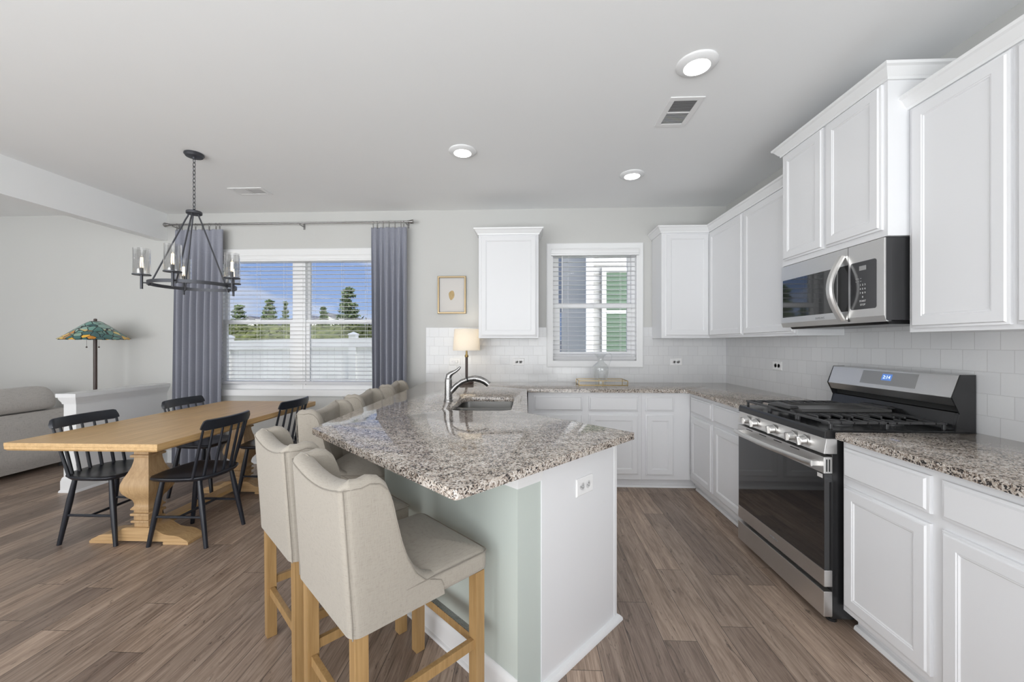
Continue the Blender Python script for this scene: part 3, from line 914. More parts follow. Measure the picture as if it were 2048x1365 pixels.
# backguard
bgp = [(0.602, 1.163), (0.568, 1.060), (0.586, 1.022), (0.612, 1.018), (0.665, 1.018), (0.665, 1.163)]
bk = MB().extr_x(bgp, 0.004, SW - 0.004).build('backguard', M['steel'], ST, bevel=0.002)
MB().extr_x([(0.604, 1.165), (0.5655, 1.060), (0.5845, 1.020), (0.600, 0.985), (0.580, 0.902), (0.6705, 0.902), (0.6705, 1.165)], -0.002, 0.0039).build('end_cap', M['black'], bk)
MB().extr_x([(0.604, 1.165), (0.5655, 1.060), (0.5845, 1.020), (0.600, 0.985), (0.580, 0.902), (0.6705, 0.902), (0.6705, 1.165)], SW - 0.0039, SW + 0.002).build('end_cap', M['black'], bk)
MB().extr_x([(0.625, 1.0179), (0.625, 0.990), (0.665, 0.990), (0.665, 1.0179)], 0.004, SW - 0.004).build('vent_recess', M['dark'], bk)
MB().extr_x([(0.603, 0.988), (0.584, 0.918), (0.576, 0.908), (0.665, 0.908), (0.665, 0.988)], 0.006, SW - 0.006).build('lower_splash_panel', M['black'], bk, smooth=True)
def on_face(x, u):   # point on slanted control face, u 0 bottom .. 1 top
    return (x, 0.568 + 0.034 * u, 1.060 + 0.103 * u)
def face_quad(x0, x1, u0, u1, off, nm, mat):
    no = Vector((0, -0.103, 0.034)).normalized() * off
    P = [Vector(on_face(x, u)) + no for x, u in ((x0, u0), (x1, u0), (x1, u1), (x0, u1))]
    B = [p - no * 0.95 for p in P]
    return MB().rings([B, P]).build(nm, mat, bk)
face_quad(0.240, 0.572, 0.20, 0.90, 0.0012, 'display_glass', M['lcd'])
face_quad(0.372, 0.432, 0.45, 0.78, 0.0020, 'clock_screen', M['lcdblue'])
pdig = Vector(on_face(0.402, 0.61)) + Vector((0, -0.103, 0.034)).normalized() * 0.0024
text_mesh('clock_digits', '2:14', 0.026, M['digit'], bk, pdig, (math.atan2(0.103, 0.034), 0, 0))
text_mesh('maker_mark', 'SAMSUNG', 0.017, M['ink'], od, (0.375, 0.0012, 0.222), (PI / 2, 0, 0))
for x in (0.05, SW - 0.05):
    for y in (0.07, 0.62):
        MB().lathe([(0.022, 0), (0.022, 0.012), (0.010, 0.014), (0.010, 0.032)], 12, (x, y, 0)).build('leveling_foot', M['black'], ST)

# ================================================================== microwave
MW = thing('microwave_oven', 'stainless over-the-range microwave with curved handle', 'microwave', (1.645, -1.560, 1.40), RZ)
MWW = 0.752
MB().box(0.002, MWW - 0.002, 0.034, 0.395, 0.018, 0.402).build('case', M['graym'], MW, bevel=0.002)
MB().extr_x([(0.0, 0.040), (0.0, 0.402), (0.010, 0.402), (0.010, 0.020)], 0, MWW).build('front_panel', M['steel'], MW, bevel=0.002)
MB().box(0.001, MWW - 0.001, 0.0101, 0.0335, 0.012, 0.401).build('door_edge', M['graym'], MW)
MB().extr_x([(0.0, 0.0395), (0.010, 0.0195), (0.022, 0.0119), (0.0101, 0.0119)], 0, MWW).build('lower_lip', M['steel'], MW)
MB().extr_x([(0.035, 0.0175), (0.05, 0.0), (0.36, 0.0), (0.39, 0.0175)], 0.03, MWW - 0.03).build('vent_underside', M['black'], MW)
MB().box(0.018, 0.470, -0.0012, 0.001, 0.074, 0.312).build('door_window', M['bglass'], MW, bevel=0.0006)
MB().box(0.543, 0.545, -0.0006, 0.02, 0.02, 0.402).build('door_seam', M['dark'], MW)
MB().extr_y([(x, z) for x, z in rounded([(0.560, 0.078), (0.712, 0.078), (0.712, 0.314), (0.560, 0.314)], {i: 0.012 for i in range(4)})], -0.0012, 0.001).build('keypad', M['keypad'], MW)
MB().box(0.475, 0.5425, -0.0010, 0.001, 0.074, 0.312).build('door_glass_edge', M['bglass'], MW)
MB().box(0.615, 0.655, -0.0020, -0.001, 0.270, 0.292).build('keypad_display', M['lcd'], MW)
kp = [(0.61, 0.232, '-- --  --'), (0.61, 0.218, '-- --  --'), (0.635, 0.198, '1  2  3'), (0.635, 0.178, '4  5  6'), (0.635, 0.158, '7  8  9'), (0.635, 0.138, '0'), (0.635, 0.118, 'START'), (0.635, 0.100, 'STOP')]
for x, z, s_ in kp:
    text_mesh('key_marking', s_, 0.013, M['inkw'], MW, (x, -0.0016, z), (PI / 2, 0, 0))
hpt = []
for k in range(15):
    u = k / 14
    hpt.append((0.508 - 0.0 * u, -0.006 - 0.062 * math.sin(PI * u), 0.028 + 0.335 * u))
hh = MB()
lo = []
for i, p in enumerate(hpt):
    a, b = Vector(hpt[max(i - 1, 0)]), Vector(hpt[min(i + 1, 14)])
    t = (b - a).normalized()
    nn = Vector((0, -t.z, t.y))
    P = Vector(p)
    lo.append([P + Vector((-0.021, 0, 0)) + nn * 0.002, P + Vector((-0.012, 0, 0)) + nn * 0.009, P + Vector((0.012, 0, 0)) + nn * 0.009, P + Vector((0.021, 0, 0)) + nn * 0.002, P + Vector((0.019, 0, 0)) - nn * 0.008, P + Vector((-0.019, 0, 0)) - nn * 0.008])
hh.rings(lo)
hh.build('door_handle', M['steel'], MW, smooth=True)
text_mesh('maker_mark', 'SAMSUNG', 0.016, M['ink'], MW, (0.345, -0.0004, 0.052), (PI / 2, 0, 0))

# ================================================================== bar stools
def grid_dome(x0, x1, y0, y1, z0, z1, dome, n=14, rad=0.03):
    # upholstered box: rounded in plan and crowned on top
    mb = MB()
    lo = []
    pl = lambda d, z: [(x, y, z) for x, y in rounded([(x0 + d, y0 + d), (x1 - d, y0 + d), (x1 - d, y1 - d), (x0 + d, y1 - d)], {i: max(rad - d * 0.3, 0.006) for i in range(4)})]
    for d, z in ((0.012, z0), (0.002, z0 + 0.008), (0, z0 + 0.02), (0.0, z1 - 0.018), (0.004, z1 - 0.006), (0.014, z1 + 0.003)):
        lo.append(pl(d, z))
    h = min(x1 - x0, y1 - y0) / 2
    for k in range(1, 8):
        d = 0.014 + (h - 0.03) * k / 7
        lo.append(pl(d, z1 + 0.003 + dome * (1 - (1 - k / 7) ** 2)))
    mb.rings(lo)
    return mb
def make_stool(label):
    t = thing('bar_stool', label, 'bar stool')
    grid_dome(-0.222, 0.222, -0.185, 0.240, 0.498, 0.572, 0.035).build('seat', M['linen'], t, smooth=True, ang=60)
    # seat seam
    ln = [(x, y, 0.566) for x, y in rounded([(-0.2225, -0.12), (-0.2225, 0.2405), (0.2225, 0.2405), (0.2225, -0.12)], {1: 0.03, 2: 0.03})]
    MB().tube(ln, 0.0022, 6).build('seat_seam', M['piping'], t)
    # shell back: column list (x, y, ztop) outer and inner, left wing -> back -> right wing
    zb = 0.496
    wing = [(0.045, 0.545), (0.035, 0.566), (0.010, 0.578), (-0.025, 0.592), (-0.055, 0.625), (-0.078, 0.675), (-0.095, 0.74), (-0.107, 0.81), (-0.116, 0.87), (-0.128, 0.905), (-0.150, 0.928), (-0.180, 0.936), (-0.205, 0.930)]
    hw = 0.226
    colz = []
    for y, z in wing: colz.append((-hw, y, z, -1, 0))
    cr_ = 0.035
    for k in range(1, 6):
        a = PI + (PI / 2) * k / 6
        colz.append((-hw + cr_ + cr_ * math.cos(a), -0.225 + cr_ * math.sin(a) - 0.0, 0.934 - 0.0015 * k, math.cos(a), math.sin(a)))
    for k in range(0, 13):
        u = -1 + 2 * k / 12
        colz.append(((hw - cr_) * u, -0.260, 0.902 + 0.024 * u * u, 0, -1))
    colz += [(-x, y, z, -nx, ny) for x, y, z, nx, ny in colz[len(wing):len(wing) + 5][::-1]]
    for y, z in wing[::-1]: colz.append((hw, y, z, 1, 0))
    nrow = 11
    def lean(z): return -0.028 * max(0.0, (z - 0.52) / 0.42)
    def outer(c, f):
        x, y, zt, nx, ny = c
        z = zb + (zt - 0.022 - zb) * f
        back = min(1.0, max(0.0, (-y + 0.06) / 0.18))
        pinch = 1.0 - 0.02 * f
        return Vector((x * pinch, y + lean(z) * back, z))
    th = lambda c: 0.046 if abs(c[3]) > 0.9 else 0.060
    lo = []
    n = len(colz)
    bt = [(-0.115, 0.83), (0.0, 0.83), (0.115, 0.83), (-0.058, 0.735), (0.058, 0.735), (-0.15, 0.735), (0.15, 0.735)]
    def inner(c, f):
        p = outer(c, f)
        q = Vector((p.x - c[3] * th(c), p.y - c[4] * th(c), p.z))
        if c[4] < -0.9:
            dm = min(math.hypot(q.x - bx, q.z - bz) for bx, bz in bt)
            q.y -= 0.016 * math.exp(-(dm / 0.028) ** 2)
            q.y += 0.006
        return q
    grid = []
    for f in [i / nrow for i in range(nrow + 1)]: grid.append([outer(c, f) for c in colz])
    # rounded top roll
    for ang_ in (30, 60, 90, 120, 150):
        row = []
        for c in colz:
            o_, i_ = outer(c, 1.0), inner(c, 1.0)
            m_ = (o_ + i_) / 2
            row.append(m_ + (o_ - m_) * math.cos(R(ang_)) + Vector((0, 0, 0.022 * math.sin(R(ang_)))))
        grid.append(row)
    for f in [i / nrow for i in range(nrow, -1, -1)]: grid.append([inner(c, f) for c in colz])
    mb = MB()
    m = len(grid)
    # closed around (outer-top-inner-bottom) and capped at both wing ends
    mb.rings([[grid[r][j] for r in range(m)] for j in range(n)])
    mb.build('backrest', M['linen'], t, smooth=True, ang=70)
    # seams along the outer back edges and the top
    for s in (-1, 1):
        c = (s * hw * 0.985, -0.246, 0.93, 0, 0)
        pts = [outer((s * (hw - 0.006), -0.2535, 0.932, s, 0), f) + Vector((s * 0.0005, -0.0005, 0)) for f in [i / 10 for i in range(11)]]
        MB().tube(pts, 0.0020, 6).build('back_seam', M['piping'], t)
        wl = [outer((s * hw, y, z, s, 0), 1.0) + Vector((s * 0.001, 0, 0)) for y, z in wing[::-1]]
        MB().tube([pts[-1]] + wl, 0.0018, 6).build('wing_seam', M['piping'], t)
    tp = [outer(c, 1.0) + Vector((0, -0.001, 0)) for c in colz if c[4] < -0.7]
    MB().tube(tp, 0.0019, 6).build('top_seam', M['piping'], t)
    for bx, bz in bt[:5]:
        f = 0.0
        y = -0.260 + lean(bz) + 0.060 - 0.008
        MB().lathe([(0.001, 0.007), (0.007, 0.006), (0.010, 0.002), (0.009, -0.004)], 12).build('tufting_button', M['linen'], t, smooth=True).matrix_local = Matrix.Translation((bx, y, bz)) @ Matrix.Rotation(-PI / 2, 4, 'X')
    for x in (-0.195, 0.195):
        for y in (-0.222, 0.205):
            MB().bar((x, y, 0.0), (x, y - (0.004 if y < 0 else 0), 0.500), 0.040, 0.040).build('leg', M['oakleg'], t, bevel=0.002)
    st_ = MB().bar((-0.175, 0.205, 0.245), (0.175, 0.205, 0.245), 0.020, 0.034)
    st_.build('front_stretcher', M['oakleg'], t, bevel=0.002)
    MB().box(-0.174, 0.174, 0.194, 0.217, 0.2622, 0.2645).build('foot_plate', M['chrome'], t)
    MB().bar((-0.175, -0.222, 0.205), (0.175, -0.222, 0.205), 0.020, 0.034).build('rear_stretcher', M['oakleg'], t, bevel=0.002)
    for x in (-0.195, 0.195):
        MB().bar((x, -0.202, 0.245), (x, 0.185, 0.245), 0.020, 0.034).build('side_stretcher', M['oakleg'], t, bevel=0.002)
    return t
NANG = math.atan2(PV.y, PV.x) - PI / 2
stools = [((-0.468, -2.822), NANG, 'beige linen wingback bar stool nearest the outlet end of the peninsula'),
          ((-0.862, -2.452), NANG, 'beige linen wingback bar stool just behind the nearest one at the angled counter edge'),
          ((-1.035, -1.810), -PI / 2, 'beige tufted bar stool along the straight counter side, closest to the counter point'),
          ((-1.075, -1.140), -PI / 2, 'beige tufted bar stool in the middle of the straight counter side'),
          ((-1.085, -0.425), -PI / 2, 'beige tufted bar stool closest to the right curtain and the back wall')]
st0 = None
for i, ((x, y), a, lb) in enumerate(stools):
    if st0 is None: o = st0 = make_stool(lb)
    else: o = copy_tree(st0)
    o.location = (x, y, 0)
    o.rotation_euler = (0, 0, a)
    props(o, lb, 'bar stool', 'linen bar stools at the peninsula')

# ================================================================== dining table
TX, TY0, TY1, TZ = -2.545, -2.07, -0.400, 0.740
tb = thing('dining_table', 'long natural wood trestle dining table with carved pedestal legs', 'table', (TX, (TY0 + TY1) / 2, 0))
hl = (TY1 - TY0) / 2
MB().box(-0.4575, 0.4575, -hl, hl, TZ - 0.022, TZ).build('tabletop', M['table'], tb, bevel=0.002)
MB().rings([[(x, y, z) for x, y in ((-0.4575 + d, -hl + d), (0.4575 - d, -hl + d), (0.4575 - d, hl - d), (-0.4575 + d, hl - d))] for d, z in ((0.0015, TZ - 0.0222), (0.0015, TZ - 0.036), (0.010, TZ - 0.046))]).build('top_underlayer', M['table'], tb)
for by in (-0.43, 0.44):
    prof = [(0.048, 0.095), (0.048, 0.130), (0.060, 0.133), (0.062, 0.140), (0.060, 0.147), (0.050, 0.150), (0.050, 0.176), (0.062, 0.179), (0.064, 0.187), (0.062, 0.194), (0.050, 0.198), (0.050, 0.214), (0.061, 0.217), (0.063, 0.224), (0.058, 0.231),
            (0.050, 0.240), (0.049, 0.255), (0.055, 0.280), (0.074, 0.305), (0.092, 0.335), (0.099, 0.365), (0.097, 0.395), (0.086, 0.430), (0.070, 0.465), (0.058, 0.500), (0.051, 0.535), (0.049, 0.560), (0.062, 0.562), (0.064, 0.570), (0.062, 0.578), (0.050, 0.580), (0.050, 0.606), (0.065, 0.609), (0.066, 0.622), (0.110, 0.660), (0.150, 0.688), (0.155, TZ - 0.0465)]
    MB().lathe(prof, 4, (0.005, by, 0), rot=PI / 4, square=True).build('pedestal', M['tableleg'], tb, smooth=True, ang=50)
    pr = []
    half = [(0.0, 0.105), (0.085, 0.105), (0.110, 0.098), (0.135, 0.082), (0.165, 0.066), (0.200, 0.060), (0.240, 0.058), (0.275, 0.050), (0.305, 0.034), (0.325, 0.026), (0.330, 0.018)]
    pr = [(-x, z) for x, z in half[::-1]] + half[1:] + [(0.330, 0.018), (-0.330, 0.018)][0:0]
    pr = pr + [(0.330, 0.0181), (-0.330, 0.0181)]
    ft = MB().extr_y([(x + 0.005, z) for x, z in pr], by - 0.066, by + 0.066)
    ft.build('trestle_foot', M['tablefoot'], tb, smooth=True, ang=40)
    for s in (-1, 1):
        a, b = sorted((s * 0.335 + 0.005, s * 0.165 + 0.005))
        MB().box(a, b, by - 0.070, by + 0.070, 0, 0.0178).build('foot_pad', M['tablefoot'], tb, bevel=0.002)
MB().box(-0.045, 0.055, -0.36, 0.37, 0.062, 0.090).build('stretcher', M['table'], tb, bevel=0.002)

# ================================================================== spindle chairs
def make_chair(label):
    t = thing('spindle_chair', label, 'chair')
    out = []
    for x, y in [(-0.195, 0.155), (-0.16, 0.185), (-0.06, 0.200), (0.06, 0.200), (0.16, 0.185), (0.195, 0.155), (0.205, 0.08), (0.203, -0.02), (0.190, -0.10), (0.155, -0.165), (0.09, -0.198), (0.0, -0.208), (-0.09, -0.198), (-0.155, -0.165), (-0.190, -0.10), (-0.203, -0.02), (-0.205, 0.08)]: out.append((x, y))
    lo = []
    for k, z in ((0.80, 0.418), (0.93, 0.426), (1.0, 0.440), (1.0, 0.448), (0.98, 0.453), (0.90, 0.454), (0.72, 0.449), (0.40, 0.441), (0.12, 0.439)):
        lo.append([(x * k, y * k - 0.02 * (1 - k), z) for x, y in out])
    MB().rings(lo).build('seat', M['navy'], t, smooth=True, ang=50)
    legs = {}
    for sx_ in (-1, 1):
        for sy_ in (-1, 1):
            a = Vector((sx_ * 0.135, 0.125 if sy_ > 0 else -0.120, 0.428))
            b = Vector((sx_ * 0.168, 0.192 if sy_ > 0 else -0.192, 0.0))
            legs[(sx_, sy_)] = (a, b)
            MB().tube([a, a.lerp(b, 0.35), b], [0.013, 0.0175, 0.0125], 14).build('leg', M['navy'], t, smooth=True)
    P = lambda k, f: legs[k][0].lerp(legs[k][1], f)
    for sx_ in (-1, 1):
        a, b = P((sx_, -1), 0.56), P((sx_, 1), 0.56)
        MB().tube([a, (a + b) / 2, b], [0.0075, 0.0095, 0.0075], 10).build('side_stretcher', M['navy'], t, smooth=True)
    a = (P((-1, -1), 0.56) + P((-1, 1), 0.56)) / 2
    b = (P((1, -1), 0.56) + P((1, 1), 0.56)) / 2
    MB().tube([a, (a + b) / 2, b], [0.0075, 0.0095, 0.0075], 10).build('cross_stretcher', M['navy'], t, smooth=True)
    crest = lambda u: Vector((0.212 * math.sin(u * 0.98) / math.sin(0.98), -0.236 + 0.045 * u * u, 0))
    for k in range(7):
        u = -1 + 2 * k / 6
        a_ = u * 1.02
        s = Vector((0.178 * math.sin(a_) / math.sin(1.02), -0.172 + 0.060 * u * u, 0.448))
        e = crest(u * 0.90) + Vector((0, 0, 0.772))
        MB().tube([s, s.lerp(e, 0.4), e], [0.0095, 0.0098, 0.0068], 10).build('spindle', M['navy'], t, smooth=True)
    lo = []
    for k in range(25):
        u = -1 + 2 * k / 24
        c = crest(u)
        d = (crest(min(u + 0.02, 1)) - crest(max(u - 0.02, -1))).normalized()
        nn = Vector((-d.y, d.x, 0))
        h = 0.052
        e = max(0, (abs(u) - 0.86) / 0.14)
        zt = 0.824 - 0.034 * e * e
        zb_ = 0.754 + 0.010 * e
        q = 0.0095
        lo.append([c + nn * q + Vector((0, 0, zb_ + 0.004)), c + nn * q + Vector((0, -0.006, zt - 0.005)), c + Vector((0, -0.006, zt)), c - nn * q + Vector((0, -0.006, zt - 0.005)), c - nn * q + Vector((0, 0, zb_ + 0.004)), c + Vector((0, 0, zb_))])
    MB().rings(lo).build('crest_rail', M['navy'], t, smooth=True, ang=60)
    return t
chairs = [((-2.250, -1.597), PI / 2, 'black spindle-back chair on the island side of the table, at its near end'),
          ((-2.852, -1.597), -PI / 2, 'black spindle-back chair in front of the half wall end and sofa'),
          ((-2.250, -0.815), PI / 2, 'black spindle-back chair on the window end of the table, bar stool side'),
          ((-2.852, -0.815), -PI / 2, 'black spindle-back chair in front of the left curtain')]
ch0 = None
for (x, y), a, lb in chairs:
    if ch0 is None: o = ch0 = make_chair(lb)
    else: o = copy_tree(ch0)
    o.location = (x, y, 0)
    o.rotation_euler = (0, 0, a)
    props(o, lb, 'chair', 'spindle chairs at the dining table')

# ================================================================== chandelier
CX, CY = -2.51, -1.335
cdl = thing('chandelier', 'dark iron ring chandelier with five clear glass shades', 'chandelier', (CX, CY, 0))
MB().lathe([(0.062, ZC - 0.0005), (0.064, ZC - 0.010), (0.058, ZC - 0.018), (0.054, ZC - 0.024), (0.012, ZC - 0.028), (0.010, ZC - 0.042)], 32).build('canopy', M['iron'], cdl, smooth=True)
zt, zh = ZC - 0.038, 2.308
nl = 13
pit = (zt - zh) / nl
for k in range(nl):
    zc = zt - pit * (k + 0.5)
    a, b = 0.0085, pit * 0.66
    pts = []
    for q in range(16):
        th = 2 * PI * q / 16
        cx_, cz_ = a * math.cos(th), b * math.sin(th)
        pts.append((cx_, 0, zc + cz_) if k % 2 else (0, cx_, zc + cz_))
    MB().tube(pts, 0.0022, 6, closed=True, up=(0.3, 0.5, 0.2)).build('chain_link', M['iron'], cdl, smooth=True)
MB().lathe([(0.006, zh + 0.012), (0.014, zh), (0.046, zh - 0.006), (0.050, zh - 0.010), (0.050, zh - 0.026), (0.044, zh - 0.030)], 32).build('hub', M['iron'], cdl, smooth=True)
ZR, RR, RL = 1.742, 0.262, 0.293
rg = MB()
lo = []
for k in range(48):
    a = 2 * PI * k / 48
    u = Vector((math.cos(a), math.sin(a), 0))
    lo.append([u * (RR + dx_) + Vector((0, 0, ZR + dz_)) for dx_, dz_ in ((-0.004, -0.012), (0.004, -0.012), (0.004, 0.012), (-0.004, 0.012))])
rg.rings(lo, wrap=True).build('ring', M['iron'], cdl, smooth=True, ang=40)
for k in range(5):
    a = R(72 * k)
    u = Vector((math.cos(a), math.sin(a), 0))
    P = lambda r, z: u * r + Vector((0, 0, z))
    MB().tube([P(0.034, zh - 0.024), P(0.036, zh - 0.045), P(0.050, zh - 0.075), P(RR - 0.025, ZR + 0.02), P(RR - 0.016, ZR - 0.012), P(RR - 0.003, ZR - 0.016)], 0.0052, 8).build('support_rod', M['iron'], cdl, smooth=True)
    sk_ = MB().cyl(P(RL, ZR - 0.045), P(RL, 1.795), 0.0085)
    sk_.cyl(P(RR + 0.003, ZR), P(RL, ZR), 0.005)
    cup = sk_.build('light_arm', M['iron'], cdl, smooth=True)
    MB().lathe([(0.052, 1.794), (0.053, 1.797), (0.053, 1.800), (0.010, 1.802)], 28, P(RL, 0)).build('cup_plate', M['iron'], cup, smooth=True)
    MB().cyl(P(RL, 1.801), P(RL, 1.845), 0.011).build('socket', M['iron'], cup, smooth=True)
    gl = MB().lathe([(0.0485, 1.802), (0.0485, 1.982), (0.0465, 1.982), (0.0465, 1.802)], 32, P(RL, 0), cap0=False, cap1=False)
    gl.build('glass_shade', M['cglass'], cup, smooth=True)
    bl = MB().lathe([(0.010, 1.846), (0.014, 1.858), (0.0185, 1.885), (0.019, 1.905), (0.014, 1.928), (0.004, 1.938)], 18, P(RL, 0))
    bl.build('bulb', M['cglass'], cup, smooth=True)
    fm = MB()
    for q in range(4):
        b_ = PI / 2 * q
        fm.cyl(P(RL, 1.858) + Vector((0.008 * math.cos(b_), 0.008 * math.sin(b_), 0)), P(RL, 1.918) + Vector((0.006 * math.cos(b_), 0.006 * math.sin(b_), 0)), 0.0022, n=6)
    fm.build('filament', M['bulb'], cup)

# ================================================================== curtains
RODY, RODZ = -0.090, 2.588
rod = thing('curtain_rod', 'thin silver curtain rod above the dining window', 'curtain rod', (0, RODY, RODZ))
MB().cyl((-3.86, 0, 0), (-1.27, 0, 0.0), 0.0085).build('rod', M['chrome'], rod, smooth=True)
for x0, s in ((-3.86, -1), (-1.27, 1)):
    f_ = MB().tube([(x0, 0, 0), (x0 + s * 0.01, 0, 0), (x0 + s * 0.055, 0, 0), (x0 + s * 0.062, 0, 0)], [0.012, 0.013, 0.024, 0.021], 18)
    f_.build('finial', M['chrome'], rod, smooth=True)
for x in (-3.835, -2.43, -1.287):
    MB().cyl((x, 0.0895, -0.02), (x, 0.0, -0.016), 0.005).box(x - 0.010, x + 0.010, 0.0865, 0.0895, -0.045, 0.02).tube([(x, 0.012, -0.002), (x, 0.008, -0.010), (x, 0, -0.0125), (x, -0.009, -0.009)], 0.003).build('bracket', M['chrome'], rod, smooth=True)
def curtain(label, x0, x1, xb0, xb1, nf, seed):
    t = thing('curtain', label, 'curtain', ((x0 + x1) / 2, RODY, 0))
    rr = random.Random(seed)
    zt, zb = 2.530, 0.012
    nx, nz = nf * 16 + 1, 26
    ph = [rr.uniform(-0.5, 0.5) for _ in range(nf + 2)]
    am = [rr.uniform(0.75, 1.15) for _ in range(nf + 2)]
    front, back = [], []
    xm = (x0 + x1) / 2
    for j in range(nz):
        f = j / (nz - 1)
        z = zt + (zb - zt) * f
        fa, fb = [], []
        sp_ = min(1.0, f * 3)
        for i in range(nx):
            u = i / (nx - 1)
            k = min(int(u * nf), nf - 1)
            x = (x0 + (x1 - x0) * u) * (1 - f) + (xb0 + (xb1 - xb0) * u) * f - xm
            w_ = u * nf * 2 * PI
            amp = (0.013 + 0.030 * sp_) * am[k]
            s_ = math.sin(w_ + ph[k] * f * 0.6)
            s_ = math.copysign(abs(s_) ** 0.75, s_)
            y = amp * s_ + 0.006 * math.sin(w_ * 0.37 + f * 3 + seed)
            pl = 0.012 * max(0, 1 - f * 14)
            fa.append((x + pl * math.sin(w_), y - 0.004, z))
            fb.append((x + pl * math.sin(w_), y - 0.001, z))
        front.append(fa)
        back.append(fb)
    mb = MB()
    b0 = len(mb.v)
    loops = [[front[j][i] for j in range(nz)] + [back[j][i] for j in range(nz - 1, -1, -1)] for i in range(nx)]
    mb.rings(loops)
    mb.build('curtain_panel', M['curtain'], t, smooth=True, ang=60)
    for k in range(nf + 1):
        x = x0 + (x1 - x0) * k / nf - xm
        x = max(min(x, x1 - xm - 0.035), x0 - xm + 0.02)
        g = MB().tube([(x + 0.002 * math.sin(q), 0.017 * math.cos(q * 2 * PI / 14), RODZ - 0.0065 + 0.017 * math.sin(q * 2 * PI / 14)) for q in range(14)], 0.0016, 6, closed=True, up=(1, 0, 0))
        g.box(x - 0.004, x + 0.004, -0.008, 0.003, 2.520, 2.565)
        g.build('ring_clip', M['chrome'], t, smooth=True)
    return t
curtain('grey floor-length curtain at the corner left of the dining window', -3.800, -3.270, -3.830, -3.290, 7, 3)
curtain('grey floor-length curtain beside the bar stools right of the dining window', -1.655, -1.275, -1.640, -1.285, 6, 11)

# ================================================================== ceiling fittings
def downlight(x, y, label):
    t = thing('ceiling_light', label, 'ceiling light', (x, y, ZC), 0, 'recessed ceiling lights')
    MB().lathe([(0.100, -0.0002), (0.101, -0.004), (0.096, -0.010), (0.080, -0.017), (0.066, -0.021), (0.063, -0.0195), (0.063, -0.002)], 40, cap0=False, cap1=False).build('trim_ring', M['trim'], t, smooth=True, ang=60)
    MB().lathe([(0.0628, -0.0195), (0.045, -0.0225), (0.02, -0.0240), (0.0005, -0.0243)], 32, cap0=False).build('diffuser', M['led'], t, smooth=True)
downlight(0.857, -2.160, 'round recessed ceiling light over the aisle by the stove cabinets')
downlight(-0.488, -1.295, 'round recessed ceiling light above the kitchen sink')
downlight(0.872, -0.829, 'round recessed ceiling light in front of the kitchen window corner')
for x, y in ((-0.488, -2.95), (0.857, -3.55), (-0.488, -4.75), (0.857, -4.9), (-2.5, -3.4), (-2.5, -4.9), (-5.6, -2.2), (-7.2, -4.2)):  # extra lights added out of view to raise the room's brightness
    downlight(x, y, 'added unseen ceiling light filling the open room behind the kitchen')

def ceil_vent(x0, x1, y0, y1, along, label):
    t = thing('ceiling_vent', label, 'vent', ((x0 + x1) / 2, (y0 + y1) / 2, ZC))
    a, b = (x1 - x0) / 2, (y1 - y0) / 2
    m_ = 0.032
    fr = MB()
    for p in ((-a, a, -b, -b + m_), (-a, a, b - m_, b), (-a, -a + m_, -b + m_, b - m_), (a - m_, a, -b + m_, b - m_)): fr.box(*p, -0.006, -0.0003)
    if along == 'y': fr.box(-a + m_, a - m_, -0.006, 0.006, -0.006, -0.0003)
    else: fr.box(-0.006, 0.006, -b + m_, b - m_, -0.006, -0.0003)
    fr.build('frame', M['ventw'], t, bevel=0.0015)
    MB().box(-a + m_, a - m_, -b + m_, b - m_, -0.0014, -0.0004).build('duct_opening', M['ventd'], t)
    lv = MB()
    n = 20
    L_ = b if along == 'y' else a
    for k in range(n):
        q = -L_ + m_ + (2 * L_ - 2 * m_) * (k + 0.5) / n
        if abs(q) < 0.008: continue
        tl = 0.0030 if q < 0 else 0.0012
        h_ = 0.0030
        if along == 'y': lv.extr_x([(q - tl - h_ * 0.3, -0.0052), (q + tl, -0.0016), (q + tl + 0.0006, -0.0016), (q - tl + 0.0006, -0.0052)], -a + m_, a - m_)
        else: lv.extr_y([(q - tl - h_ * 0.3, -0.0052), (q + tl, -0.0016), (q + tl + 0.0006, -0.0016), (q - tl + 0.0006, -0.0052)], -b + m_, b - m_)
    o = lv.build('louvre', M['ventw'], t)
    return t
ceil_vent(0.822, 1.020, -1.888, -1.575, 'y', 'white ceiling vent beside the stove side ceiling light')
ceil_vent(-2.760, -2.440, -0.688, -0.512, 'x', 'white ceiling vent above the dining window end of the table')

# ================================================================== outlets
def outlet(label, loc, rz, horiz=True, plug=False):
    t = thing('wall_outlet', label, 'outlet', loc, rz)
    a, b = (0.060, 0.037)
    MB().rects(-a, a, -b, b, [(0, 0), (0, -0.003), (0.004, -0.006)]).build('cover_plate', M['outlet'], t, smooth=True)
    for x in (-0.021, 0.021):
        rc = MB().lathe([(0.0165, 0), (0.0165, -0.0025)], 20).build('receptacle', M['outlet'], t)
        rc.matrix_local = Matrix.Translation((x, -0.006, 0)) @ Matrix.Rotation(-PI / 2, 4, 'X') @ Matrix.Scale(-1, 4, (0, 0, 1))
        sl = MB()
        for z in (-0.006, 0.006): sl.box(x - 0.003, x + 0.004, -0.0091, -0.0084, z - 0.0007, z + 0.0007)
        sl.box(x - 0.0095, x - 0.0065, -0.0091, -0.0084, -0.0022, 0.0022)
        sl.build('slots', M['ventd'], t)
    if plug:
        MB().lathe([(0.020, 0), (0.020, -0.025), (0.012, -0.032)], 16).build('plug', M['outlet'], t, smooth=True).matrix_local = Matrix.Translation((-0.024, -0.009, 0)) @ Matrix.Rotation(-PI / 2, 4, 'X') @ Matrix.Scale(-1, 4, (0, 0, 1))
        MB().box(0.010, 0.034, -0.020, -0.0095, -0.014, 0.014).build('plug', M['outlet'], t, bevel=0.003)
    return t
outlet('white outlet with plugs in it behind the table lamp', (-0.785, -0.0085, 1.115), 0, plug=True)
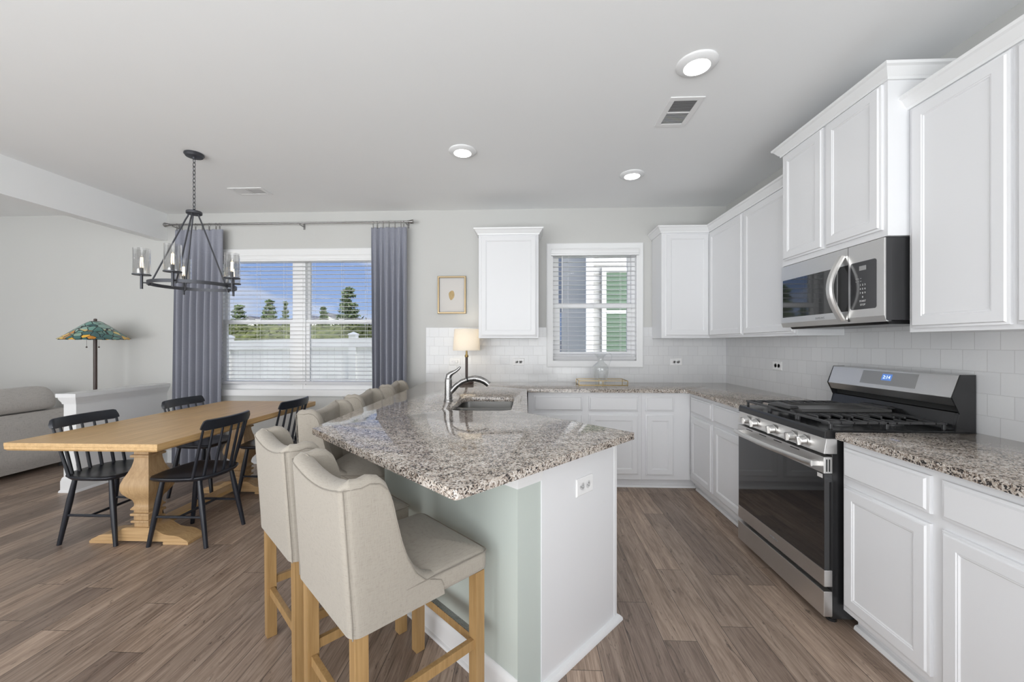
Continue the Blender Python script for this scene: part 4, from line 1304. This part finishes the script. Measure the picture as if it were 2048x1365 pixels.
outlet('white outlet on the tile between table lamp and kitchen window', (-0.104, -0.0085, 1.114), 0)
outlet('white outlet on the tile right of the kitchen window', (1.536, -0.0085, 1.117), 0)
outlet('white outlet on the tile left of the stove', (XR - 0.0085, -0.868, 1.126), RZ)
op = pp(0.745, -0.0935)
outlet('white outlet on the white end panel of the peninsula', (op[0], op[1], 0.705), math.atan2(PV.y, PV.x))

# ================================================================== framed picture
fp = thing('framed_picture', 'small gold frame with a single shell motif on white paper', 'picture', (-0.816, -0.001, 1.825))
fw, fh, fb_ = 0.152, 0.200, 0.018
MB().rects(-fw, fw, -fh, fh, [(0, 0), (0, -0.024), (0.003, -0.026), (0.015, -0.026), (fb_, -0.023), (fb_, -0.008)], cap=False).build('frame', M['goldf'], fp, smooth=True, ang=30)
MB().box(-fw + fb_, fw - fb_, -0.009, -0.002, -fh + fb_, fh - fb_).build('paper', M['paper'], fp)
sm = MB()
lo = []
for k, s in enumerate((1.0, 0.9, 0.6, 0.15)):
    lo.append([((0.030 * math.cos(a) + 0.003 * math.sin(2 * a)) * s - 0.004, -0.0091 - 0.004 * (1 - s * s), (0.050 * math.sin(a) - 0.004 * math.cos(3 * a)) * s - 0.004) for a in [2 * PI * q / 28 for q in range(28)]])
sm.rings(lo).build('shell_motif', M['seed'], fp, smooth=True)

# ================================================================== table lamp
lp = thing('table_lamp', 'lit table lamp with cream drum shade on slim brown stem', 'lamp', (-0.625, -0.225, CT))
MB().lathe([(0.070, 0), (0.072, 0.004), (0.072, 0.020), (0.066, 0.026), (0.012, 0.030)], 36).build('base', M['brown'], lp, smooth=True)
MB().cyl((0, 0, 0.028), (0, 0, 0.268), 0.0135, n=18).build('stem', M['brown'], lp, smooth=True)
MB().lathe([(0.010, 0.266), (0.017, 0.270), (0.020, 0.280), (0.016, 0.292), (0.011, 0.298), (0.008, 0.345), (0.014, 0.352), (0.014, 0.385), (0.006, 0.388)], 20).build('brass_neck', M['brass'], lp, smooth=True)
MB().lathe([(0.137, 0.338), (0.122, 0.553), (0.120, 0.553), (0.135, 0.338)], 48, cap0=False, cap1=False).build('lamp_shade', M['shade'], lp, smooth=True, ang=60)
sp_ = MB()
for q in range(3):
    a = 2 * PI * q / 3
    sp_.cyl((0, 0, 0.545), (0.120 * math.cos(a), 0.120 * math.sin(a), 0.548), 0.0015, n=5)
sp_.cyl((0, 0, 0.386), (0, 0, 0.548), 0.002, n=6).build('shade_carrier', M['brass'], lp)
MB().lathe([(0.012, 0.392), (0.028, 0.430), (0.026, 0.455), (0.002, 0.470)], 20).build('bulb', emit('lamp bulb', (1.0, 0.90, 0.74), 24.0), lp, smooth=True)
cdp = [(0.05, 0.04, 0.006), (0.085, 0.12, 0.0035), (-0.02, 0.180, 0.004), (-0.08, 0.205, 0.05), (-0.135, 0.204, 0.12), (-0.165, 0.196, 0.205)]
MB().tube(cdp, 0.0022, 6).build('power_cord', M['outlet'], lp, smooth=True)

# ================================================================== tray and jug
tr = thing('mirror_tray', 'rectangular brass framed mirror tray under the glass jug', 'tray', (0.725, -0.215, CT))
ta, tb_, th_ = 0.235, 0.110, 0.044
fr = MB()
for z in (0.003, th_):
    for y in (-tb_, tb_): fr.bar((-ta - 0.003, y, z), (ta + 0.003, y, z), 0.006, 0.006)
    for x in (-ta, ta): fr.bar((x, -tb_, z), (x, tb_, z), 0.006, 0.006)
for x in (-ta, ta):
    for y in (-tb_, tb_): fr.bar((x, y, 0.003), (x, y, th_), 0.006, 0.006)
for y in (-tb_, tb_): fr.bar((-0.003, y, 0.003), (-0.003, y, th_), 0.005, 0.005)
fr.build('wire_frame', M['brass'], tr)
MB().box(-ta, ta, -tb_, tb_, 0.003, 0.006).build('mirror_base', M['mirror'], tr)
jg = thing('glass_jug', 'clear glass jug with looped handle on the mirror tray', 'jug', (0.722, -0.210, CT + 0.0062))
po = [(0.054, 0.0), (0.057, 0.006), (0.060, 0.03), (0.069, 0.075), (0.080, 0.115), (0.084, 0.148), (0.079, 0.172), (0.064, 0.192), (0.046, 0.206), (0.033, 0.222), (0.030, 0.240), (0.033, 0.262), (0.042, 0.282), (0.050, 0.292)]
jb = MB()
lo = []
full = po + [(r - 0.0035, z) for r, z in po[::-1][:-1]] + [(0.045, 0.008)]
for r, z in full:
    l = []
    for k in range(48):
        a = 2 * PI * k / 48
        rr_ = r * (1 + 0.018 * math.cos(12 * a) * (1 if 0.02 < z < 0.19 else 0))
        ex = max(0.0, (z - 0.245) / 0.047)
        lip = ex * 0.024 * max(0, math.cos(a - PI)) ** 4
        l.append(((rr_ + lip) * math.cos(a), rr_ * math.sin(a), z + lip * 0.35))
    lo.append(l)
jb.rings(lo).build('jug_body', M['jug'], jg, smooth=True)
MB().tube([(0.040, 0, 0.276), (0.056, 0, 0.296), (0.078, 0, 0.303), (0.100, 0, 0.296), (0.110, 0, 0.275), (0.106, 0, 0.250), (0.096, 0, 0.222), (0.086, 0, 0.196), (0.080, 0, 0.172)], 0.0045, 10).build('jug_handle', M['jug'], jg, smooth=True)

# ================================================================== living corner
fl = thing('floor_lamp', 'stained glass floor lamp behind the half wall', 'lamp', (-4.43, -0.33, 0))
MB().lathe([(0.14, 0), (0.14, 0.02), (0.11, 0.03), (0.03, 0.05), (0.016, 0.06)], 32).build('base', M['brown'], fl, smooth=True)
MB().cyl((0, 0, 0.05), (0, 0, 1.46), 0.0155, n=18).build('pole', M['brown'], fl, smooth=True)
lo, n_ = [], 48
sh_ = [(0.268, 1.352), (0.215, 1.394), (0.155, 1.448), (0.095, 1.498), (0.052, 1.528), (0.040, 1.532)]
for r, z in sh_:
    l = []
    for k in range(n_):
        a = 2 * PI * k / n_
        e = 0.004 * math.cos(8 * a * 2) if z < 1.36 else 0
        fx = 1 - 0.035 * abs(math.sin(4 * a))
        l.append((r * fx * math.cos(a), r * fx * math.sin(a), z + e))
    lo.append(l)
li = [[(x * 0.97, y * 0.97, z - 0.004) for x, y, z in l] for l in lo[::-1]]
MB().rings(lo + li, cap0=False, cap1=False).build('glass_shade', M['tiffany'], fl, smooth=True, ang=50)
MB().lathe([(0.044, 1.529), (0.044, 1.534), (0.012, 1.538), (0.014, 1.548), (0.012, 1.560), (0.004, 1.562)], 20).build('finial', M['brown'], fl, smooth=True)
for a in (R(200), R(-20)):
    x, y = 0.07 * math.cos(a), 0.07 * math.sin(a)
    MB().cyl((x, y, 1.46), (x, y, 1.275), 0.0012, n=5).lathe([(0.001, 0.012), (0.007, 0.006), (0.008, 0.0), (0.001, -0.006)], 10, (x, y, 1.268)).build('pull_chain', M['brown'], fl)

so = thing('sofa', 'grey fabric sofa seen from behind with its back cushions', 'sofa', (-4.955, -1.35, 0))
def puff(x0, x1, y0, y1, z0, z1, r=0.05, n=5):
    # pillow-like rounded block
    mb = MB()
    lo = []
    k = 8
    for i in range(k + 1):
        t_ = i / k
        z = z0 + (z1 - z0) * t_
        s = math.sqrt(max(0.0, 1 - abs(2 * t_ - 1) ** 4))
        d = r * (1 - s)
        lo.append([(x, y, z) for x, y in rounded([(x0 + d, y0 + d), (x1 - d, y0 + d), (x1 - d, y1 - d), (x0 + d, y1 - d)], {j: r for j in range(4)})])
    return mb.rings(lo)
puff(-0.22, 0.0, -1.15, 1.27, 0.045, 0.615, 0.035).build('back_frame', M['sofa'], so, smooth=True, ang=60)
puff(-0.95, -0.19, -1.15, 1.27, 0.045, 0.30, 0.03).build('seat_base', M['sofa'], so, smooth=True, ang=60)
for y0, y1 in ((-1.15, -0.95), (1.07, 1.27)): puff(-0.95, -0.2, y0, y1, 0.05, 0.60, 0.04).build('arm', M['sofa'], so, smooth=True, ang=60)
for k in range(2):
    y0 = -0.93 + k * 0.99
    puff(-0.95, -0.21, y0, y0 + 0.98, 0.305, 0.47, 0.05).build('seat_cushion', M['sofa'], so, smooth=True, ang=60)
    c_ = MB()
    lo = []
    y0 = -0.96 + k * 1.06
    y1 = y0 + 1.05
    prof = [(-0.34, 0.47), (-0.20, 0.60), (-0.085, 0.622), (-0.015, 0.632), (0.012, 0.670), (0.008, 0.740), (-0.030, 0.815), (-0.100, 0.868), (-0.20, 0.872), (-0.30, 0.80), (-0.38, 0.64)]
    for i in range(13):
        u = i / 12
        s = 1 - 0.10 * abs(2 * u - 1) ** 9
        sag = 0.010 * math.sin(u * 7 + k)
        lo.append([(-0.17 + (x + 0.17) * s, y0 + (y1 - y0) * u, 0.675 + (z - 0.675) * s + sag * (z - 0.6)) for x, z in prof])
    c_.rings(lo).build('back_cushion', M['sofa'], so, smooth=True, ang=60, sub=1)
for x in (-0.9, -0.06):
    for y in (-1.08, 1.20): MB().cyl((x, y, 0), (x, y, 0.06), 0.02).build('foot', M['dark'], so)
tw = MB()
lo = []
for i in range(9):
    u = i / 8
    y = -2.30 + 0.50 * u
    wv = 0.010 * math.sin(u * 13)
    lo.append([(-4.955 + x + 0.066, y + 0.05 * (z - 0.8), z + wv + 0.036) for x, z in [(-0.30, 0.872), (-0.20, 0.897), (-0.10, 0.888), (-0.02, 0.835), (0.020, 0.76), (0.026, 0.67), (0.022, 0.655), (0.010, 0.67), (-0.03, 0.815), (-0.105, 0.872), (-0.20, 0.882), (-0.29, 0.860)]])
props(tw.rings(lo).build('throw_blanket', M['throw'], smooth=True, ang=60, sub=1), 'light grey throw blanket draped over the sofa back', 'blanket')

# ================================================================== outdoors
struct(MB().box(-60, 60, 0.16, 140, -0.75, -0.40), 'ground', M['lawn'])
struct(MB().extr_x([(0.50, ZC + 0.125), (0.50, 2.95), (-2.9, 6.2), (-6.2, 2.95), (-6.2, ZC + 0.125)], XL - 0.4, XR + 0.4), 'roof', M['roof'])  # unseen block added to keep the bright south band off the fence
fn = thing('vinyl_fence', 'white vinyl privacy fence with capped posts outside the dining window', 'fence', (-3.196, 2.93, 0))
def fpt(i): return Vector((2.40 * i, -0.05 * i, 0.045 * i))
for i in (-3, -2, -1, 0, 1):
    p = fpt(i)
    po_ = MB().box(p.x - 0.064, p.x + 0.064, p.y - 0.064, p.y + 0.064, -0.42, p.z + 1.455).build('post', M['fencev'], fn)
    MB().lathe([(0.075, p.z + 1.455), (0.075, p.z + 1.475), (0.066, p.z + 1.485), (0.004, p.z + 1.520)], 4, (p.x, p.y, 0), rot=PI / 4, square=True).build('post_cap', M['fencev'], po_)
for i in (-3, -2, -1, 0):
    a, b = fpt(i), fpt(i + 1)
    d = (b - a).normalized()
    q0, q1 = a + d * 0.06, b - d * 0.06
    def wbox(mb, s0, s1, z0, z1, hy):
        n_2 = Vector((-d.y, d.x, 0))
        L0 = []
        for P in (q0 + (q1 - q0) * s0, q0 + (q1 - q0) * s1):
            L0.append([P + n_2 * hy + Vector((0, 0, z0)), P - n_2 * hy + Vector((0, 0, z0)), P - n_2 * hy + Vector((0, 0, z1)), P + n_2 * hy + Vector((0, 0, z1))])
        mb.rings(L0)
    t_ = MB()
    wbox(t_, 0, 1, 1.235, 1.405, 0.060)
    t_.build('top_rail', M['fencev'], fn)
    pn = MB()
    for k in range(16): wbox(pn, k / 16 + 0.002, (k + 1) / 16 - 0.002, -0.25, 1.24, 0.014)
    wbox(pn, 0, 1, -0.25, 1.24, 0.010)
    pn.build('slat_panel', M['fencev'], fn)
    br_ = MB()
    wbox(br_, 0, 1, -0.38, -0.22, 0.03)
    br_.build('bottom_rail', M['fencev'], fn)

def scatter_leaves(mb, rr, c, rad, n, s0, s1):
    for _ in range(n):
        while True:
            p = Vector((rr.uniform(-1, 1), rr.uniform(-1, 1), rr.uniform(-1, 1)))
            if p.length < 1: break
        P = Vector((c[0] + p.x * rad[0], c[1] + p.y * rad[1], c[2] + p.z * rad[2]))
        s = rr.uniform(s0, s1)
        u = Vector((rr.uniform(-1, 1), rr.uniform(-1, 1), rr.uniform(-1, 1))).normalized() * s
        v = Vector((rr.uniform(-1, 1), rr.uniform(-1, 1), rr.uniform(-0.3, 1))).normalized() * s * 1.6
        mb.add([P - u, P + u, P + v], [(0, 1, 2)])
hg = MB()
rr = random.Random(5)
for k in range(55):
    scatter_leaves(hg, rr, (-19 + k * 0.24 + rr.uniform(-0.2, 0.2), 13 + rr.uniform(-0.6, 0.9), 0.85 + rr.uniform(-0.1, 0.12)), (0.6, 0.6, 1.55), 170, 0.05, 0.12)
lo = [[(x, y, z) for y, z in ((12.4, -0.5), (12.5, 1.6), (13, 2.1), (13.6, 1.5), (13.7, -0.5))] for x in (-19.5, -5.2)]
hg.rings(lo)
props(hg.build('hedge', M['hedge']), 'long green hedge beyond the white fence', 'hedge', kind='stuff')
def pine(x, y, h, wd, seed, label):
    rr = random.Random(seed)
    t = thing('pine_tree', label, 'tree', (x, y, -0.4), 0, 'pine trees beyond the fence')
    cr_ = MB()
    lv = int(9 + h * 1.2)
    for k in range(lv):
        f = k / lv
        z = h * (0.18 + 0.82 * f)
        rad = wd * (1 - f) ** 0.8 * rr.uniform(0.85, 1.1)
        nb = max(3, int(9 * (1 - f) + 2))
        for q in range(nb):
            a = 2 * PI * (q + rr.random()) / nb
            e = rad * rr.uniform(0.6, 1.05)
            for m in range(4):
                g = (m + 0.6) / 4
                scatter_leaves(cr_, rr, (math.cos(a) * e * g, math.sin(a) * e * g, z + 0.10 * g * e - 0.02), (0.13 * wd, 0.13 * wd, 0.075 * h / 3), 22, 0.03 + 0.012 * wd, 0.07 + 0.02 * wd)
    cr_.build('crown', M['pine'], t)
    MB().tube([(0, 0, 0), (0, 0, h * 0.97)], [0.03 * h * 0.6, 0.01], 8).build('trunk', M['bark'], t, smooth=True)
pine(-9.5, 16.4, 4.8, 1.5, 1, 'tallest pine tree, right of the window mullion beyond the fence')
pine(-13.5, 16.0, 4.1, 1.0, 2, 'pine tree in the middle of the left window half')
pine(-15.6, 16.6, 3.9, 1.15, 3, 'pine tree nearest the left curtain beyond the fence')
pine(-15.4, 20.4, 4.5, 0.55, 4, 'small pine tree just left of the window mullion')
pine(-12.0, 18.6, 4.0, 0.8, 6, 'low pine tree just right of the window mullion')
def house(name, x, y, wd, dp, hw_, hr, label, cat='house'):
    t = thing(name, label, cat, (x, y, -0.4))
    MB().box(-wd / 2, wd / 2, 0, dp, 0, hw_).build('wall', M['farwall'], t)
    MB().extr_y([(-wd / 2 - 0.4, hw_), (wd / 2 + 0.4, hw_), (0, hr)], -0.4, dp + 0.4).build('roof', M['roof'], t)
    MB().extr_y([(-wd / 2 + 0.4, hw_ + 0.1), (wd / 2 - 0.4, hw_ + 0.1), (0, hr - 0.5)], -0.45, -0.41).build('gable', M['farwall'], t)
    for px in (-wd / 4, wd / 4): MB().box(px - 0.6, px + 0.6, -0.05, 0, hw_ * 0.45, hw_ * 0.8).build('window', M['bluepane'], t)
house('house', -25.5, 46, 9, 8, 3.4, 5.6, 'distant pale house with grey roof seen just right of the window mullion')
house('house', -37.5, 48, 10, 8, 3.3, 5.4, 'distant pale house with grey roof seen between the two leftmost pines')
house('house', -38.0, 61, 9, 8, 4.2, 6.6, 'farthest pale house with grey roof seen just left of the window mullion')

def lap(x0, x1, y0, y1, h, row=0.155):
    pts = []
    for k in range(int(h / row)): pts += [(y0, k * row), (y0 + 0.022, (k + 1) * row)]
    return MB().extr_x(pts + [(y1, int(h / row) * row), (y1, 0)], x0, x1)
nb_ = thing('neighbor_house', 'white sided house next door outside the kitchen window', 'house', (1.08, 2.9, -0.4))
lap(0.0, 7.0, 0, 6.0, 6.2).build('siding_wall', M['farwall'], nb_)
MB().box(-0.06, 0.07, -0.02, 0.06, 0, 6.2).build('corner_board', M['vinyl'], nb_)
wf = MB()
wx0, wx1, wz0, wz1 = 0.30, 1.02, 1.57, 2.96
wf.rects(wx0, wx1, wz0, wz1, [(-0.085, 0.03), (-0.085, -0.05), (-0.01, -0.05), (-0.01, 0.0)], cap=False)
wf.box(wx0, wx1, -0.03, 0.0, (wz0 + wz1) / 2 - 0.03, (wz0 + wz1) / 2 + 0.03)
wf.build('window_frame', M['vinyl'], nb_)
ws = MB()
for k in range(17):
    z = wz0 + (wz1 - wz0) * k / 17
    ws.extr_x([(0.0, z), (-0.026, z + 0.006), (-0.008, z + (wz1 - wz0) / 17), (0.0, z + (wz1 - wz0) / 17)], wx0, wx1)
ws.build('window_shade', M['greenblind'], nb_)
sh2 = thing('blue_house', 'blue grey house further back outside the kitchen window', 'house', (-1.2, 9.5, -0.4))
lap(-3.8, 3.2, 0, 3.2, 6.5).build('siding_wall', M['blueside'], sh2)
for k, (x, wd) in enumerate(((1.55, 0.16), (1.95, 0.16), (2.35, 0.16))):
    MB().box(x, x + wd, -0.05, 0.0, 0.3, 1.75).build('porch_post', M['roof'], sh2)
MB().box(1.70, 2.45, -0.03, 0.0, 1.78, 2.75).build('window', M['bluepane'], sh2)
MB().box(1.30, 2.75, -0.25, 0.0, 0.0, 0.55).build('porch_rail', M['roof'], sh2)
